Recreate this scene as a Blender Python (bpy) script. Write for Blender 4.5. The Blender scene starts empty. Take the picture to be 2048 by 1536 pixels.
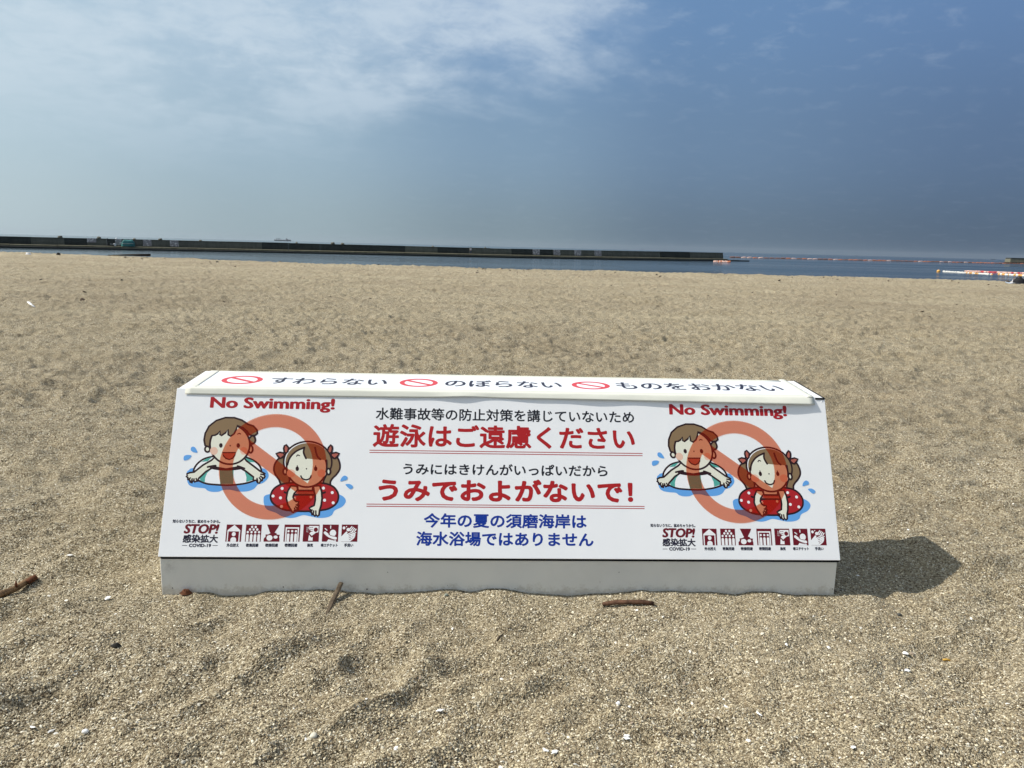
import bpy, bmesh, math, random
import numpy as np
from mathutils import Vector, Matrix
from mathutils.geometry import tessellate_polygon

random.seed(7)
rng = np.random.default_rng(11)
scene = bpy.context.scene
col = scene.collection

# ------------------------------------------------------------------ camera
F, PITCH, ROLL, CAMH = 1531.4, 0.1775, 0.0253, 0.910
cf = np.array([0, math.cos(PITCH), -math.sin(PITCH)]); cr = np.array([1.0, 0, 0]); cu = np.cross(cr, cf)
CR = math.cos(ROLL)*cr + math.sin(ROLL)*cu
CU = -math.sin(ROLL)*cr + math.cos(ROLL)*cu
CC = np.array([0, 0, CAMH])
cam_d = bpy.data.cameras.new('camera')
cam = bpy.data.objects.new('camera', cam_d); col.objects.link(cam)
cam_d.sensor_width = 36.0; cam_d.lens = F/2048*36.0
cam_d.clip_start = 0.02; cam_d.clip_end = 60000
M = Matrix(((CR[0], CU[0], -cf[0], 0), (CR[1], CU[1], -cf[1], 0), (CR[2], CU[2], -cf[2], CAMH), (0, 0, 0, 1)))
cam.matrix_world = M
scene.camera = cam

# ------------------------------------------------------------------ light
YAW = 0.05
SUN_EL = math.radians(47)
sd = np.array([-math.cos(YAW)*math.cos(0.035) - math.sin(YAW)*math.sin(0.035),
               -math.sin(YAW)*math.cos(0.035) + math.cos(YAW)*math.sin(0.035), 0])   # horizontal direction to the sun
sd /= np.linalg.norm(sd)
SD = np.array([sd[0]*math.cos(SUN_EL), sd[1]*math.cos(SUN_EL), math.sin(SUN_EL)])
sun_d = bpy.data.lights.new('sun', 'SUN'); sun_d.energy = 4.6; sun_d.angle = math.radians(0.55); sun_d.color = (1.0, 0.955, 0.87)
sun = bpy.data.objects.new('sun', sun_d); col.objects.link(sun)
sun.rotation_euler = Vector(SD).to_track_quat('Z', 'Y').to_euler(); sun.location = (-3, 0, 8)

world = bpy.data.worlds.new('World'); scene.world = world; world.use_nodes = True
wt = world.node_tree; wn = wt.nodes; wl = wt.links
wn.clear()
class NT:
    """little helper to write node trees"""
    def __init__(s, tree): s.t = tree
    def n(s, typ, **kw):
        x = s.t.nodes.new(typ)
        for k, v in kw.items():
            if k.startswith('i_'):
                key = k[2:]
                key = int(key) if key.isdigit() else key.replace('_', ' ')
                x.inputs[key].default_value = v
            else: setattr(x, k, v)
        return x
    def l(s, a, b): s.t.links.new(a, b)
    def math(s, op, a, b=None, c=None, clamp=False):
        x = s.t.nodes.new('ShaderNodeMath'); x.operation = op; x.use_clamp = clamp
        for i, v in enumerate((a, b, c)):
            if v is None: continue
            if isinstance(v, (int, float)): x.inputs[i].default_value = v
            else: s.l(v, x.inputs[i])
        return x.outputs[0]
    def mix(s, fac, a, b, blend='MIX'):
        x = s.t.nodes.new('ShaderNodeMix'); x.data_type = 'RGBA'; x.blend_type = blend
        for i, v in ((0, fac), (6, a), (7, b)):
            if isinstance(v, (int, float)): x.inputs[i].default_value = v
            elif isinstance(v, tuple): x.inputs[i].default_value = (*v[:3], 1)
            else: s.l(v, x.inputs[i])
        return x.outputs[2]
    def ramp(s, fac, stops, interp='LINEAR'):
        x = s.t.nodes.new('ShaderNodeValToRGB'); x.color_ramp.interpolation = interp
        e = x.color_ramp.elements
        while len(e) < len(stops): e.new(0.5)
        for i, (p, c) in enumerate(stops):
            e[i].position = p
            e[i].color = (c, c, c, 1) if isinstance(c, (int, float)) else (*c, 1)
        s.l(fac, x.inputs[0]); return x.outputs[0]
    def maprange(s, v, a, b, c=0.0, d=1.0, smooth=False):
        x = s.t.nodes.new('ShaderNodeMapRange')
        if smooth: x.interpolation_type = 'SMOOTHSTEP'
        s.l(v, x.inputs[0])
        for i, q in enumerate((a, b, c, d)): x.inputs[i+1].default_value = q
        return x.outputs[0]

def srgb(r, g, b):
    f = lambda c: (c/255/12.92 if c/255 <= .04045 else ((c/255+.055)/1.055)**2.4)
    return (f(r), f(g), f(b))

N = NT(wt)
tc = N.n('ShaderNodeTexCoord'); sep = N.n('ShaderNodeSeparateXYZ'); N.l(tc.outputs['Generated'], sep.inputs[0])
X, Y, Z = sep.outputs
hl = N.math('SQRT', N.math('MAXIMUM', N.math('ADD', N.math('MULTIPLY', X, X), N.math('MULTIPLY', Y, Y)), 1e-5))
az = N.math('DIVIDE', N.math('ADD', N.math('MULTIPLY', X, float(sd[0])), N.math('MULTIPLY', Y, float(sd[1]))), hl)   # 1 towards the sun, -1 away
a01 = N.math('MULTIPLY_ADD', az, 0.5, 0.5)
zz = N.math('MAXIMUM', Z, 0.0)
hor = N.ramp(a01, [(0.0, srgb(71, 89, 111)), (0.22, srgb(73, 94, 117)), (0.38, srgb(93, 114, 133)), (0.5, srgb(122, 142, 154)), (0.64, srgb(151, 171, 180)), (0.80, srgb(179, 197, 204)), (1.0, srgb(209, 221, 225))], 'EASE')
mid = N.ramp(a01, [(0.0, srgb(79, 102, 131)), (0.22, srgb(85, 110, 143)), (0.38, srgb(102, 129, 159)), (0.5, srgb(125, 152, 177)), (0.64, srgb(153, 178, 196)), (0.80, srgb(177, 199, 211)), (1.0, srgb(213, 226, 232))], 'EASE')
top = N.ramp(a01, [(0.0, srgb(86, 119, 162)), (0.22, srgb(97, 129, 172)), (0.38, srgb(103, 137, 178)), (0.5, srgb(112, 148, 189)), (0.64, srgb(138, 171, 200)), (0.80, srgb(166, 194, 212)), (1.0, srgb(200, 219, 232))], 'EASE')
c1 = N.mix(N.maprange(zz, 0.0, 0.13, smooth=True), hor, mid)
c2 = N.mix(N.maprange(zz, 0.10, 0.30, smooth=True), c1, top)
sky = N.n('ShaderNodeTexSky', sky_type='NISHITA'); sky.sun_disc = False; sky.sun_elevation = SUN_EL
sky.sun_rotation = math.atan2(sd[0], sd[1]); sky.air_density = 1.2; sky.dust_density = 1.5; sky.ozone_density = 1.5
nish = N.mix(1.0, sky.outputs[0], (0.095, 0.085, 0.070), 'MULTIPLY')
# the measured gradient holds low down; from about 25 degrees up the physical sky takes over
c3 = N.mix(N.maprange(zz, 0.3, 0.75, 0.04, 0.85, smooth=True), c2, nish)
# cirrus and thin stratus seen on a flat layer overhead
pz = N.math('ADD', zz, 0.22)
cmb = N.n('ShaderNodeCombineXYZ'); N.l(N.math('DIVIDE', X, pz), cmb.inputs[0]); N.l(N.math('DIVIDE', Y, pz), cmb.inputs[1])
mp = N.n('ShaderNodeMapping'); N.l(cmb.outputs[0], mp.inputs[0]); mp.inputs['Rotation'].default_value = (0, 0, -0.35); mp.inputs['Scale'].default_value = (1.5, 1.5, 1)
n1 = N.n('ShaderNodeTexNoise', i_Scale=1.5, i_Detail=8.0, i_Roughness=0.55, i_Distortion=0.3); N.l(mp.outputs[0], n1.inputs[0])
n2 = N.n('ShaderNodeTexNoise', i_Scale=7.5, i_Detail=8.0, i_Roughness=0.62, i_Distortion=0.3); N.l(mp.outputs[0], n2.inputs[0])
d = N.math('SUBTRACT', N.math('ADD', zz, N.math('MULTIPLY', az, 0.36)), 0.145)
d2 = N.math('ADD', d, N.math('MULTIPLY', N.math('SUBTRACT', n1.outputs[0], 0.5), 0.34))
cover = N.maprange(d2, 0.0, 0.13, smooth=True)
wisp = N.maprange(N.math('ADD', N.math('MULTIPLY', n1.outputs[0], 0.62), N.math('MULTIPLY', n2.outputs[0], 0.38)), 0.36, 0.60, 0.40, 1.0, smooth=True)
low = N.maprange(zz, 0.05, 0.22, smooth=True)
cm = N.math('MULTIPLY', N.math('MULTIPLY', cover, wisp), low)
ccol = N.ramp(a01, [(0.0, srgb(176, 190, 210)), (0.5, srgb(194, 209, 223)), (0.8, srgb(200, 215, 226)), (1.0, srgb(232, 239, 243))])
c4 = N.mix(N.math('MULTIPLY', cm, 0.80), c3, ccol)
# faint high streaks in the clear part
thin = N.math('MULTIPLY', N.maprange(n2.outputs[0], 0.50, 0.80, smooth=True), N.maprange(zz, 0.12, 0.26, 0.05, 0.20, smooth=True))
c5 = N.mix(thin, c4, ccol)
# below the horizon the world is only ever seen past the end of the sea
bg = N.n('ShaderNodeBackground', i_Strength=1.0); N.l(c5, bg.inputs[0])
wo = N.n('ShaderNodeOutputWorld'); N.l(bg.outputs[0], wo.inputs[0])

vs = scene.view_settings
vs.view_transform = 'Standard'; vs.look = 'None'; vs.gamma = 1.0; vs.use_curve_mapping = False; vs.exposure = 0.10
scene.cycles.use_denoising = True
scene.cycles.max_bounces = 8; scene.cycles.transparent_max_bounces = 16
scene.cycles.caustics_reflective = False; scene.cycles.caustics_refractive = False

# ------------------------------------------------------------------ helpers
def mat(name, color, rough=0.6, spec=0.3, build=None):
    m = bpy.data.materials.new(name); m.use_nodes = True
    t = NT(m.node_tree); b = m.node_tree.nodes['Principled BSDF']
    b.inputs['Base Color'].default_value = (*color, 1); b.inputs['Roughness'].default_value = rough
    b.inputs['Specular IOR Level'].default_value = spec
    if build: build(t, b)
    return m
def worn(scale=8.0, amount=0.12, dark=0.6, bump=0.0, bscale=300):
    """faint uneven dirt over a plain colour"""
    def f(t, b):
        c = tuple(b.inputs['Base Color'].default_value)[:3]
        tcn = t.n('ShaderNodeTexCoord')
        n = t.n('ShaderNodeTexNoise', i_Scale=scale, i_Detail=6.0, i_Roughness=0.65); t.l(tcn.outputs['Object'], n.inputs[0])
        k = t.maprange(n.outputs[0], 0.40, 0.75, 0.0, amount, smooth=True)
        o = t.mix(k, c, tuple(x*dark for x in c)); t.l(o, b.inputs['Base Color'])
        if bump:
            n3 = t.n('ShaderNodeTexNoise', i_Scale=bscale, i_Detail=3.0); t.l(tcn.outputs['Object'], n3.inputs[0])
            bp = t.n('ShaderNodeBump', i_Strength=0.4, i_Distance=bump); t.l(n3.outputs[0], bp.inputs['Height']); t.l(bp.outputs[0], b.inputs['Normal'])
    return f

def mesh_obj(name, V, Fc, m=None, parent=None, smooth=False, mats=None, fm=None):
    me = bpy.data.meshes.new(name); me.from_pydata([tuple(map(float, v)) for v in V], [], Fc)
    if mats:
        for q in mats: me.materials.append(q)
        if fm is not None: me.polygons.foreach_set('material_index', fm)
    elif m: me.materials.append(m)
    if smooth: me.polygons.foreach_set('use_smooth', [True]*len(me.polygons))
    me.update()
    o = bpy.data.objects.new(name, me); col.objects.link(o)
    if parent: o.parent = parent
    return o
def tag(o, label, cat, group=None, kind=None):
    if label: o['label'] = label
    if cat: o['category'] = cat
    if group: o['group'] = group
    if kind: o['kind'] = kind
    return o
def empty(name, loc=(0, 0, 0), rz=0.0):
    o = bpy.data.objects.new(name, None); o.empty_display_size = 0.1; col.objects.link(o)
    o.location = loc; o.rotation_euler = (0, 0, rz); return o
def ray(x, y):
    d = CR*(x-1024)/F + CU*(768-y)/F + cf
    return d
def at(x, y, z=0.0):
    """where the sight line through a point of the photograph meets the level z"""
    d = ray(x, y); return CC + d*(z-CAMH)/d[2]
def at_y(x, y, dist):
    d = ray(x, y); return CC + d*(dist/d[1])

def hash2(ix, iy, s):
    n = (ix*374761393 + iy*668265263 + s*974634777) & 0x7fffffff
    n = ((n ^ (n >> 13))*1274126177) & 0x7fffffff
    return ((n ^ (n >> 16)) & 0xffff)/65535.0
def vnoise(x, y, s):
    x0 = np.floor(x).astype(np.int64); y0 = np.floor(y).astype(np.int64)
    fx = x-x0; fy = y-y0; fx = fx*fx*fx*(fx*(fx*6-15)+10); fy = fy*fy*fy*(fy*(fy*6-15)+10)
    a = hash2(x0, y0, s); b = hash2(x0+1, y0, s); c = hash2(x0, y0+1, s); e = hash2(x0+1, y0+1, s)
    return (a*(1-fx)+b*fx)*(1-fy)+(c*(1-fx)+e*fx)*fy
def fbm(x, y, s, octv=4, g=0.5):
    t = 0; amp = 1; tot = 0
    for i in range(octv):
        t = t + amp*vnoise(x*2**i+i*17.3, y*2**i-i*9.1, s+i); tot += amp; amp *= g
    return t/tot

# ------------------------------------------------------------------ sand
SEA = -2.0
# crest of the beach: distance from the camera by bearing (rad, + to the right)
CB = [(-math.pi, 40), (-1.2, 46), (-0.75, 44), (-0.587, 45.0), (-0.50, 40.0), (-0.40, 36.5), (-0.25, 31.5), (0.0, 30.0), (0.25, 31.5), (0.42, 34.0), (0.58, 36.5), (0.9, 40), (1.4, 60), (math.pi, 40)]
cbx = np.array([p[0] for p in CB]); cby = np.array([p[1] for p in CB])
def sand_h(x, y, fine=True):
    x = np.asarray(x, float); y = np.asarray(y, float)
    r = np.hypot(x, y); th = np.arctan2(x, y)
    # broad and small mounds left by feet and rakes
    wx = x + 0.10*(fbm(x*2.1, y*2.1, 90, 2)-.5); wy = y + 0.10*(fbm(x*2.1, y*2.1, 95, 2)-.5)
    h = 0.060*(fbm(wx*0.55, wy*0.55, 3, 3)-.5)
    big = fbm(wx*3.0+wy*1.2, wy*4.6-wx*1.4, 21, 3)
    amp = np.where(r < 3.2, 1.25, 1.25+1.1*np.clip((r-3.2)/5, 0, 1))
    h += 0.060*(big-.5)*np.where(r < 3.2, 1.3, 1.3-0.4*np.clip((r-3.2)/5, 0, 1))
    rid = 1-np.abs(2*fbm(wx*5.0+wy*2.2, wy*7.5-wx*2.6, 40, 3)-1)
    lump = fbm(wx*9.5, wy*13.0, 140, 3, .6)
    pa = x*.57+y*.82; pp = x*.82-y*.57
    diag = 1-np.abs(2*fbm(pp*6.5+.3*(big-.5), pa*2.0, 150, 3)-1)
    dm = np.clip((0.55-x)/0.8, 0, 1)*np.clip((4.0-r)/1.5, 0, 1)
    h += 0.036*(rid-.7)*amp + (0.038+0.072*np.clip((fbm(x*.45, y*.45, 170, 2)-.3)/.4, 0, 1))*(lump-.5)*np.clip((r-2.2)/3, 0.12, 1) + 0.062*(diag-.75)*dm
    h += 0.014*(fbm(x*17, y*21, 60, 3)-.5)
    # deeper pits here and there
    pit = fbm(wx*4.2, wy*5.4, 77, 2)
    h -= 0.10*np.clip(pit-0.58, 0, 1)
    h *= 0.85
    # level beside the box so that the board stands in the sand
    ca, sa = math.cos(YAW), math.sin(YAW)
    lx = (x+0.0024)*ca + (y-1.9052)*sa; ly = -(x+0.0024)*sa + (y-1.9052)*ca
    dd = np.hypot(np.clip(np.abs(lx)-0.9, 0, None), np.where(ly < 0, -ly, np.clip(ly-0.42, 0, None)))
    k = np.exp(-(dd/0.16)**2)
    ripple = 0.034*(fbm(lx*7.0, 0*lx, 8, 3)-.5)
    h = h*(1-k) + k*(0.002+ripple)
    # beach falls away behind the crest
    cd = np.interp(th, cbx, cby)
    cd = cd + 1.1*(fbm(th*14, 0*th, 55, 3)-.5)*2
    over = np.clip(r-cd, 0, None)
    berm = 0.05*np.exp(-((r-cd)/1.6)**2)
    h = h + berm - np.minimum(over*0.13, 2.9)
    return h

# polar sheet: fine where the photograph looks, coarse behind
fan = np.linspace(-0.80, 0.80, 800)
rest = np.linspace(0.80, 2*math.pi-0.80, 90)[1:-1]
ths = np.concatenate([fan, rest])
rs = [0.25]
while rs[-1] < 75: rs.append(rs[-1]*1.0050)
rs = np.array(rs + [90.0, 120.0])
TH, RR = np.meshgrid(ths, rs)
PX = RR*np.sin(TH); PY = RR*np.cos(TH)
PZ = sand_h(PX, PY)
nt, nr = len(ths), len(rs)
V = np.stack([PX.ravel(), PY.ravel(), PZ.ravel()], 1)
V = np.vstack([V, [[0, 0, 0]]])
i = np.arange(nr-1)[:, None]*nt + np.arange(nt)[None, :]
j = np.arange(nr-1)[:, None]*nt + ((np.arange(nt)+1) % nt)[None, :]
Q = np.stack([i, j, j+nt, i+nt], -1).reshape(-1, 4)
me = bpy.data.meshes.new('sand')
me.vertices.add(len(V)); me.vertices.foreach_set('co', V.ravel())
tri = np.array([[(k+1) % nt, k, nt*nr] for k in range(nt)])
loops = np.concatenate([Q[:, ::-1].ravel(), tri.ravel()])
me.loops.add(len(loops)); me.loops.foreach_set('vertex_index', loops)
me.polygons.add(len(Q)+len(tri))
me.polygons.foreach_set('loop_start', np.concatenate([np.arange(len(Q))*4, len(Q)*4+np.arange(len(tri))*3]))
me.polygons.foreach_set('use_smooth', np.ones(len(Q)+len(tri), bool))
me.update(calc_edges=True); me.validate()
sand = bpy.data.objects.new('sand', me); col.objects.link(sand); tag(sand, None, None, kind='structure')

def sand_nodes(t, b):
    tcn = t.n('ShaderNodeTexCoord'); P = tcn.outputs['Object']
    v = t.n('ShaderNodeTexVoronoi', i_Scale=270.0, i_Randomness=1.0); t.l(P, v.inputs[0])
    sc = t.n('ShaderNodeSeparateColor'); t.l(v.outputs['Color'], sc.inputs[0])
    grain = t.ramp(sc.outputs[0], [(0.0, (0.065, 0.046, 0.028)), (0.16, (0.19, 0.147, 0.090)), (0.42, (0.365, 0.302, 0.200)), (0.75, (0.51, 0.433, 0.298)), (0.92, (0.75, 0.66, 0.48)), (1.0, (0.88, 0.83, 0.70))])
    n = t.n('ShaderNodeTexNoise', i_Scale=1.1, i_Detail=7.0, i_Roughness=0.6); t.l(P, n.inputs[0])
    g2 = t.mix(t.maprange(n.outputs[0], 0.35, 0.7, 0.0, 0.35, smooth=True), grain, (0.30, 0.24, 0.145))
    n4 = t.n('ShaderNodeTexNoise', i_Scale=14.0, i_Detail=6.0, i_Roughness=0.7); t.l(P, n4.inputs[0])
    g3 = t.mix(t.maprange(n4.outputs[0], 0.5, 0.75, 0.0, 0.35, smooth=True), g2, (0.21, 0.16, 0.095))
    m5 = t.n('ShaderNodeMapping'); t.l(P, m5.inputs[0]); m5.inputs['Scale'].default_value = (0.10, 0.75, 1)
    n5 = t.n('ShaderNodeTexNoise', i_Scale=1.0, i_Detail=6.0, i_Roughness=0.6, i_Distortion=0.4); t.l(m5.outputs[0], n5.inputs[0])
    g3 = t.mix(t.maprange(n5.outputs[0], 0.52, 0.66, 0.0, 0.45, smooth=True), g3, (0.50, 0.43, 0.30))
    n6 = t.n('ShaderNodeTexNoise', i_Scale=0.22, i_Detail=4.0, i_Roughness=0.6); t.l(P, n6.inputs[0])
    g3 = t.mix(t.maprange(n6.outputs[0], 0.45, 0.65, 0.0, 0.30, smooth=True), g3, (0.24, 0.19, 0.13))
    t.l(g3, b.inputs['Base Color'])
    h1 = t.n('ShaderNodeTexVoronoi', i_Scale=270.0, feature='F1'); t.l(P, h1.inputs[0])
    h2 = t.n('ShaderNodeTexNoise', i_Scale=70.0, i_Detail=5.0, i_Roughness=0.65); t.l(P, h2.inputs[0])
    hs = t.math('ADD', t.math('MULTIPLY', h1.outputs[0], -1.0), t.math('MULTIPLY', sc.outputs[1], 0.7))
    b1 = t.n('ShaderNodeBump', i_Strength=0.9, i_Distance=0.0035); t.l(hs, b1.inputs['Height'])
    b2 = t.n('ShaderNodeBump', i_Strength=0.9, i_Distance=0.012); t.l(h2.outputs[0], b2.inputs['Height']); t.l(b2.outputs[0], b1.inputs['Normal'])
    h3 = t.n('ShaderNodeTexNoise', i_Scale=14.0, i_Detail=4.0, i_Roughness=0.65); t.l(P, h3.inputs[0])
    b3 = t.n('ShaderNodeBump', i_Strength=0.9, i_Distance=0.07); t.l(h3.outputs[0], b3.inputs['Height']); t.l(b3.outputs[0], b2.inputs['Normal'])
    t.l(b1.outputs[0], b.inputs['Normal'])
m_sand = mat('coarse sand', (0.3, 0.25, 0.17), 0.9, 0.15, sand_nodes)
me.materials.append(m_sand)

# loose grains and shell bits lying on the near sand (uncountable): instanced flakes
def flake(seed, n=1, flat=0.55, jag=0.25):
    bm = bmesh.new(); bmesh.ops.create_icosphere(bm, subdivisions=n, radius=1.0)
    r = random.Random(seed)
    ax = (r.uniform(.7, 1.3), r.uniform(.6, 1.0), flat*r.uniform(.7, 1.3))
    for v in bm.verts:
        k = 1+r.uniform(-jag, jag); v.co = Vector((v.co.x*ax[0]*k, v.co.y*ax[1]*k, v.co.z*ax[2]*k))
    me = bpy.data.meshes.new('grain'); bm.to_mesh(me); bm.free(); return me
def grain_mat(name, stops, rough=0.75):
    def f(t, b):
        oi = t.n('ShaderNodeObjectInfo'); t.l(t.ramp(oi.outputs['Random'], stops), b.inputs['Base Color'])
    return mat(name, (0.4, 0.35, 0.25), rough, 0.25, f)
gm = grain_mat('sand grains', [(0.0, (0.08, 0.055, 0.033)), (0.22, (0.22, 0.167, 0.10)), (0.55, (0.42, 0.35, 0.225)), (0.85, (0.62, 0.54, 0.37)), (1.0, (0.86, 0.80, 0.64))])
gs = grain_mat('shell grit', [(0.0, (0.20, 0.14, 0.10)), (0.25, (0.50, 0.44, 0.33)), (0.6, (0.72, 0.67, 0.56)), (1.0, (0.88, 0.86, 0.80))], 0.5)
def scatter(name, pts, meshes, material, smin, smax, label=None):
    me = bpy.data.meshes.new(name); me.vertices.add(len(pts)); me.vertices.foreach_set('co', np.asarray(pts, np.float32).ravel()); me.update()
    o = bpy.data.objects.new(name, me); col.objects.link(o)
    pc = bpy.data.collections.new(name+' shapes')
    for q in meshes:
        q.materials.append(material); po = bpy.data.objects.new('grain', q); pc.objects.link(po)
    ng = bpy.data.node_groups.new(name, 'GeometryNodeTree')
    ng.interface.new_socket('Geometry', in_out='INPUT', socket_type='NodeSocketGeometry')
    ng.interface.new_socket('Geometry', in_out='OUTPUT', socket_type='NodeSocketGeometry')
    g = NT(ng); gi = g.n('NodeGroupInput'); go = g.n('NodeGroupOutput')
    ci = g.n('GeometryNodeCollectionInfo'); ci.inputs['Collection'].default_value = pc; ci.inputs['Separate Children'].default_value = True; ci.inputs['Reset Children'].default_value = True
    ip = g.n('GeometryNodeInstanceOnPoints'); ip.inputs['Pick Instance'].default_value = True
    g.l(gi.outputs[0], ip.inputs['Points']); g.l(ci.outputs[0], ip.inputs['Instance'])
    rv = g.n('FunctionNodeRandomValue', data_type='FLOAT_VECTOR'); rv.inputs[0].default_value = (-0.6, -0.6, 0); rv.inputs[1].default_value = (0.6, 0.6, 6.283)
    g.l(rv.outputs[0], ip.inputs['Rotation'])
    rs_ = g.n('FunctionNodeRandomValue', data_type='FLOAT'); rs_.inputs[2].default_value = 0; rs_.inputs[3].default_value = 1
    pw = g.math('POWER', rs_.outputs[1], 3.0)
    sc_ = g.math('MULTIPLY_ADD', pw, smax-smin, smin)
    g.l(sc_, ip.inputs['Scale']); g.l(ip.outputs[0], go.inputs[0])
    md = o.modifiers.new('scatter', 'NODES'); md.node_group = ng
    tag(o, label, None, kind='stuff'); return o
def near_pts(n, r0, r1, power=1.0, half=0.74):
    u = rng.random(n); r = r0*(r1/r0)**(u**power); t = rng.uniform(-half, half, n)
    x = r*np.sin(t); y = r*np.cos(t)
    ca, sa = math.cos(YAW), math.sin(YAW)
    lx = (x+0.0024)*ca + (y-1.9052)*sa; ly = -(x+0.0024)*sa + (y-1.9052)*ca
    keep = ~((np.abs(lx) < 0.905) & (ly > -0.004) & (ly < 0.40))
    x, y = x[keep], y[keep]
    return np.stack([x, y, sand_h(x, y)+0.0004], 1)
scatter('sand_grains', near_pts(230000, 1.0, 5.0), [flake(s, 1) for s in range(5)], gm, 0.0011, 0.0034, 'loose coarse tan sand grains strewn over the near beach')
scatter('shell_grit', near_pts(3800, 1.0, 14.0, 0.9), [flake(s+40, 1, 0.35, 0.35) for s in range(5)], gs, 0.0018, 0.0062, 'small white shell crumbs strewn over the beach sand')

# ------------------------------------------------------------------ sea
def sea_nodes(t, b):
    tcn = t.n('ShaderNodeTexCoord'); P = tcn.outputs['Object']
    m1 = t.n('ShaderNodeMapping'); t.l(P, m1.inputs[0]); m1.inputs['Scale'].default_value = (0.35, 1.0, 1)
    w1 = t.n('ShaderNodeTexNoise', i_Scale=0.9, i_Detail=6.0, i_Roughness=0.6); t.l(m1.outputs[0], w1.inputs[0])
    w2 = t.n('ShaderNodeTexNoise', i_Scale=0.06, i_Detail=4.0, i_Roughness=0.6); t.l(m1.outputs[0], w2.inputs[0])
    b2 = t.n('ShaderNodeBump', i_Strength=1.0, i_Distance=0.10); t.l(w1.outputs[0], b2.inputs['Height'])
    w0 = t.n('ShaderNodeTexNoise', i_Scale=0.30, i_Detail=5.0, i_Roughness=0.65, i_Distortion=0.5); t.l(m1.outputs[0], w0.inputs[0])
    b0 = t.n('ShaderNodeBump', i_Strength=1.0, i_Distance=0.35); t.l(w0.outputs[0], b0.inputs['Height'])
    b3 = t.n('ShaderNodeBump', i_Strength=1.0, i_Distance=0.5); t.l(b0.outputs[0], b3.inputs['Normal']); t.l(w2.outputs[0], b3.inputs['Height']); t.l(b3.outputs[0], b2.inputs['Normal'])
    t.l(b2.outputs[0], b.inputs['Normal'])
    w3 = t.n('ShaderNodeTexNoise', i_Scale=0.02, i_Detail=5.0); t.l(m1.outputs[0], w3.inputs[0])
    t.l(t.maprange(w3.outputs[0], 0.4, 0.65, 0.05, 0.22), b.inputs['Roughness'])
    b.inputs['IOR'].default_value = 1.33
m_sea = mat('sea water', (0.020, 0.034, 0.040), 0.12, 0.5, sea_nodes)
SR = 11000.0
ring = [20, 60, 150, 400, 1000, 2500, 5000, 8000, SR]
nsg = 96
V = [(0, 0, SEA)]; Fc = []
for r in ring: V += [(r*math.cos(2*math.pi*k/nsg), r*math.sin(2*math.pi*k/nsg), SEA) for k in range(nsg)]
for k in range(nsg): Fc.append((0, 1+k, 1+(k+1) % nsg))
for q in range(len(ring)-1):
    for k in range(nsg):
        a = 1+q*nsg+k; b_ = 1+q*nsg+(k+1) % nsg; Fc.append((a, a+nsg, b_+nsg, b_))
tag(mesh_obj('sea', V, Fc, m_sea), None, None, kind='structure')


# ------------------------------------------------------------------ the sign box
WID, HB, HT, RUN, TD, DZ = 1.8, 0.1004, 0.5089, 0.1836, 0.2118, 0.0131
OX, OY = -0.0024, 1.9052
BOX = empty('sign_box', (OX, OY, 0), YAW)
tag(BOX, 'long low white sign box with sloping front panel about swimming standing in sand', 'sign')
ca, sa = math.cos(YAW), math.sin(YAW)
def to_local(P): P = np.asarray(P)-np.array([OX, OY, 0]); return np.array([P[0]*ca+P[1]*sa, -P[0]*sa+P[1]*ca, P[2]])
def dir_local(D): return np.array([D[0]*ca+D[1]*sa, -D[0]*sa+D[1]*ca, D[2]])
class Plane:
    """a face of the box with its own u (along) and v (up the face) axes"""
    def __init__(s, o, vdir, length):
        s.o = np.array(o, float); s.u = np.array([1., 0, 0]); v = np.array(vdir, float); s.v = v/np.linalg.norm(v); s.n = np.cross(s.u, s.v); s.L = length
    def uv(s, x, y):
        C = to_local(CC); D = dir_local(ray(x, y)); t = ((s.o-C)@s.n)/(D@s.n); P = C+D*t-s.o
        return (float(P@s.u), float(P@s.v))
    def P(s, u, v, w=0.0): return s.o+s.u*u+s.v*v+s.n*w
PLEN = math.hypot(RUN, HT-HB)
FP = Plane((0, 0, HB), (0, RUN, HT-HB), PLEN)
TP = Plane((0, RUN, HT), (0, TD, DZ), math.hypot(TD, DZ))

m_panel = mat('panel print white', (0.90, 0.905, 0.915), 0.42, 0.35, worn(3.0, 0.10, 0.86))
m_base = mat('painted board grey white', (0.68, 0.665, 0.59), 0.6, 0.25, worn(7.0, 0.35, 0.80))
def scuffed(t, b):
    worn(3.0, 0.12, 0.86)(t, b)
    src = b.inputs['Base Color'].links[0].from_socket
    tcn = t.n('ShaderNodeTexCoord')
    v = t.n('ShaderNodeTexNoise', i_Scale=42.0, i_Detail=6.0, i_Roughness=0.75); t.l(tcn.outputs['Object'], v.inputs[0])
    t.l(t.mix(t.maprange(v.outputs[0], .70, .76, 0, .55, smooth=True), src, (0.42, 0.38, 0.31)), b.inputs['Base Color'])
    w_ = t.n('ShaderNodeTexNoise', i_Scale=4.0, i_Detail=2.0); t.l(tcn.outputs['Object'], w_.inputs[0])
    bp = t.n('ShaderNodeBump', i_Strength=0.25, i_Distance=0.01); t.l(w_.outputs[0], bp.inputs['Height']); t.l(bp.outputs[0], b.inputs['Normal'])
m_panel = mat('panel print white', (0.90, 0.905, 0.915), 0.36, 0.4, scuffed)
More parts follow.
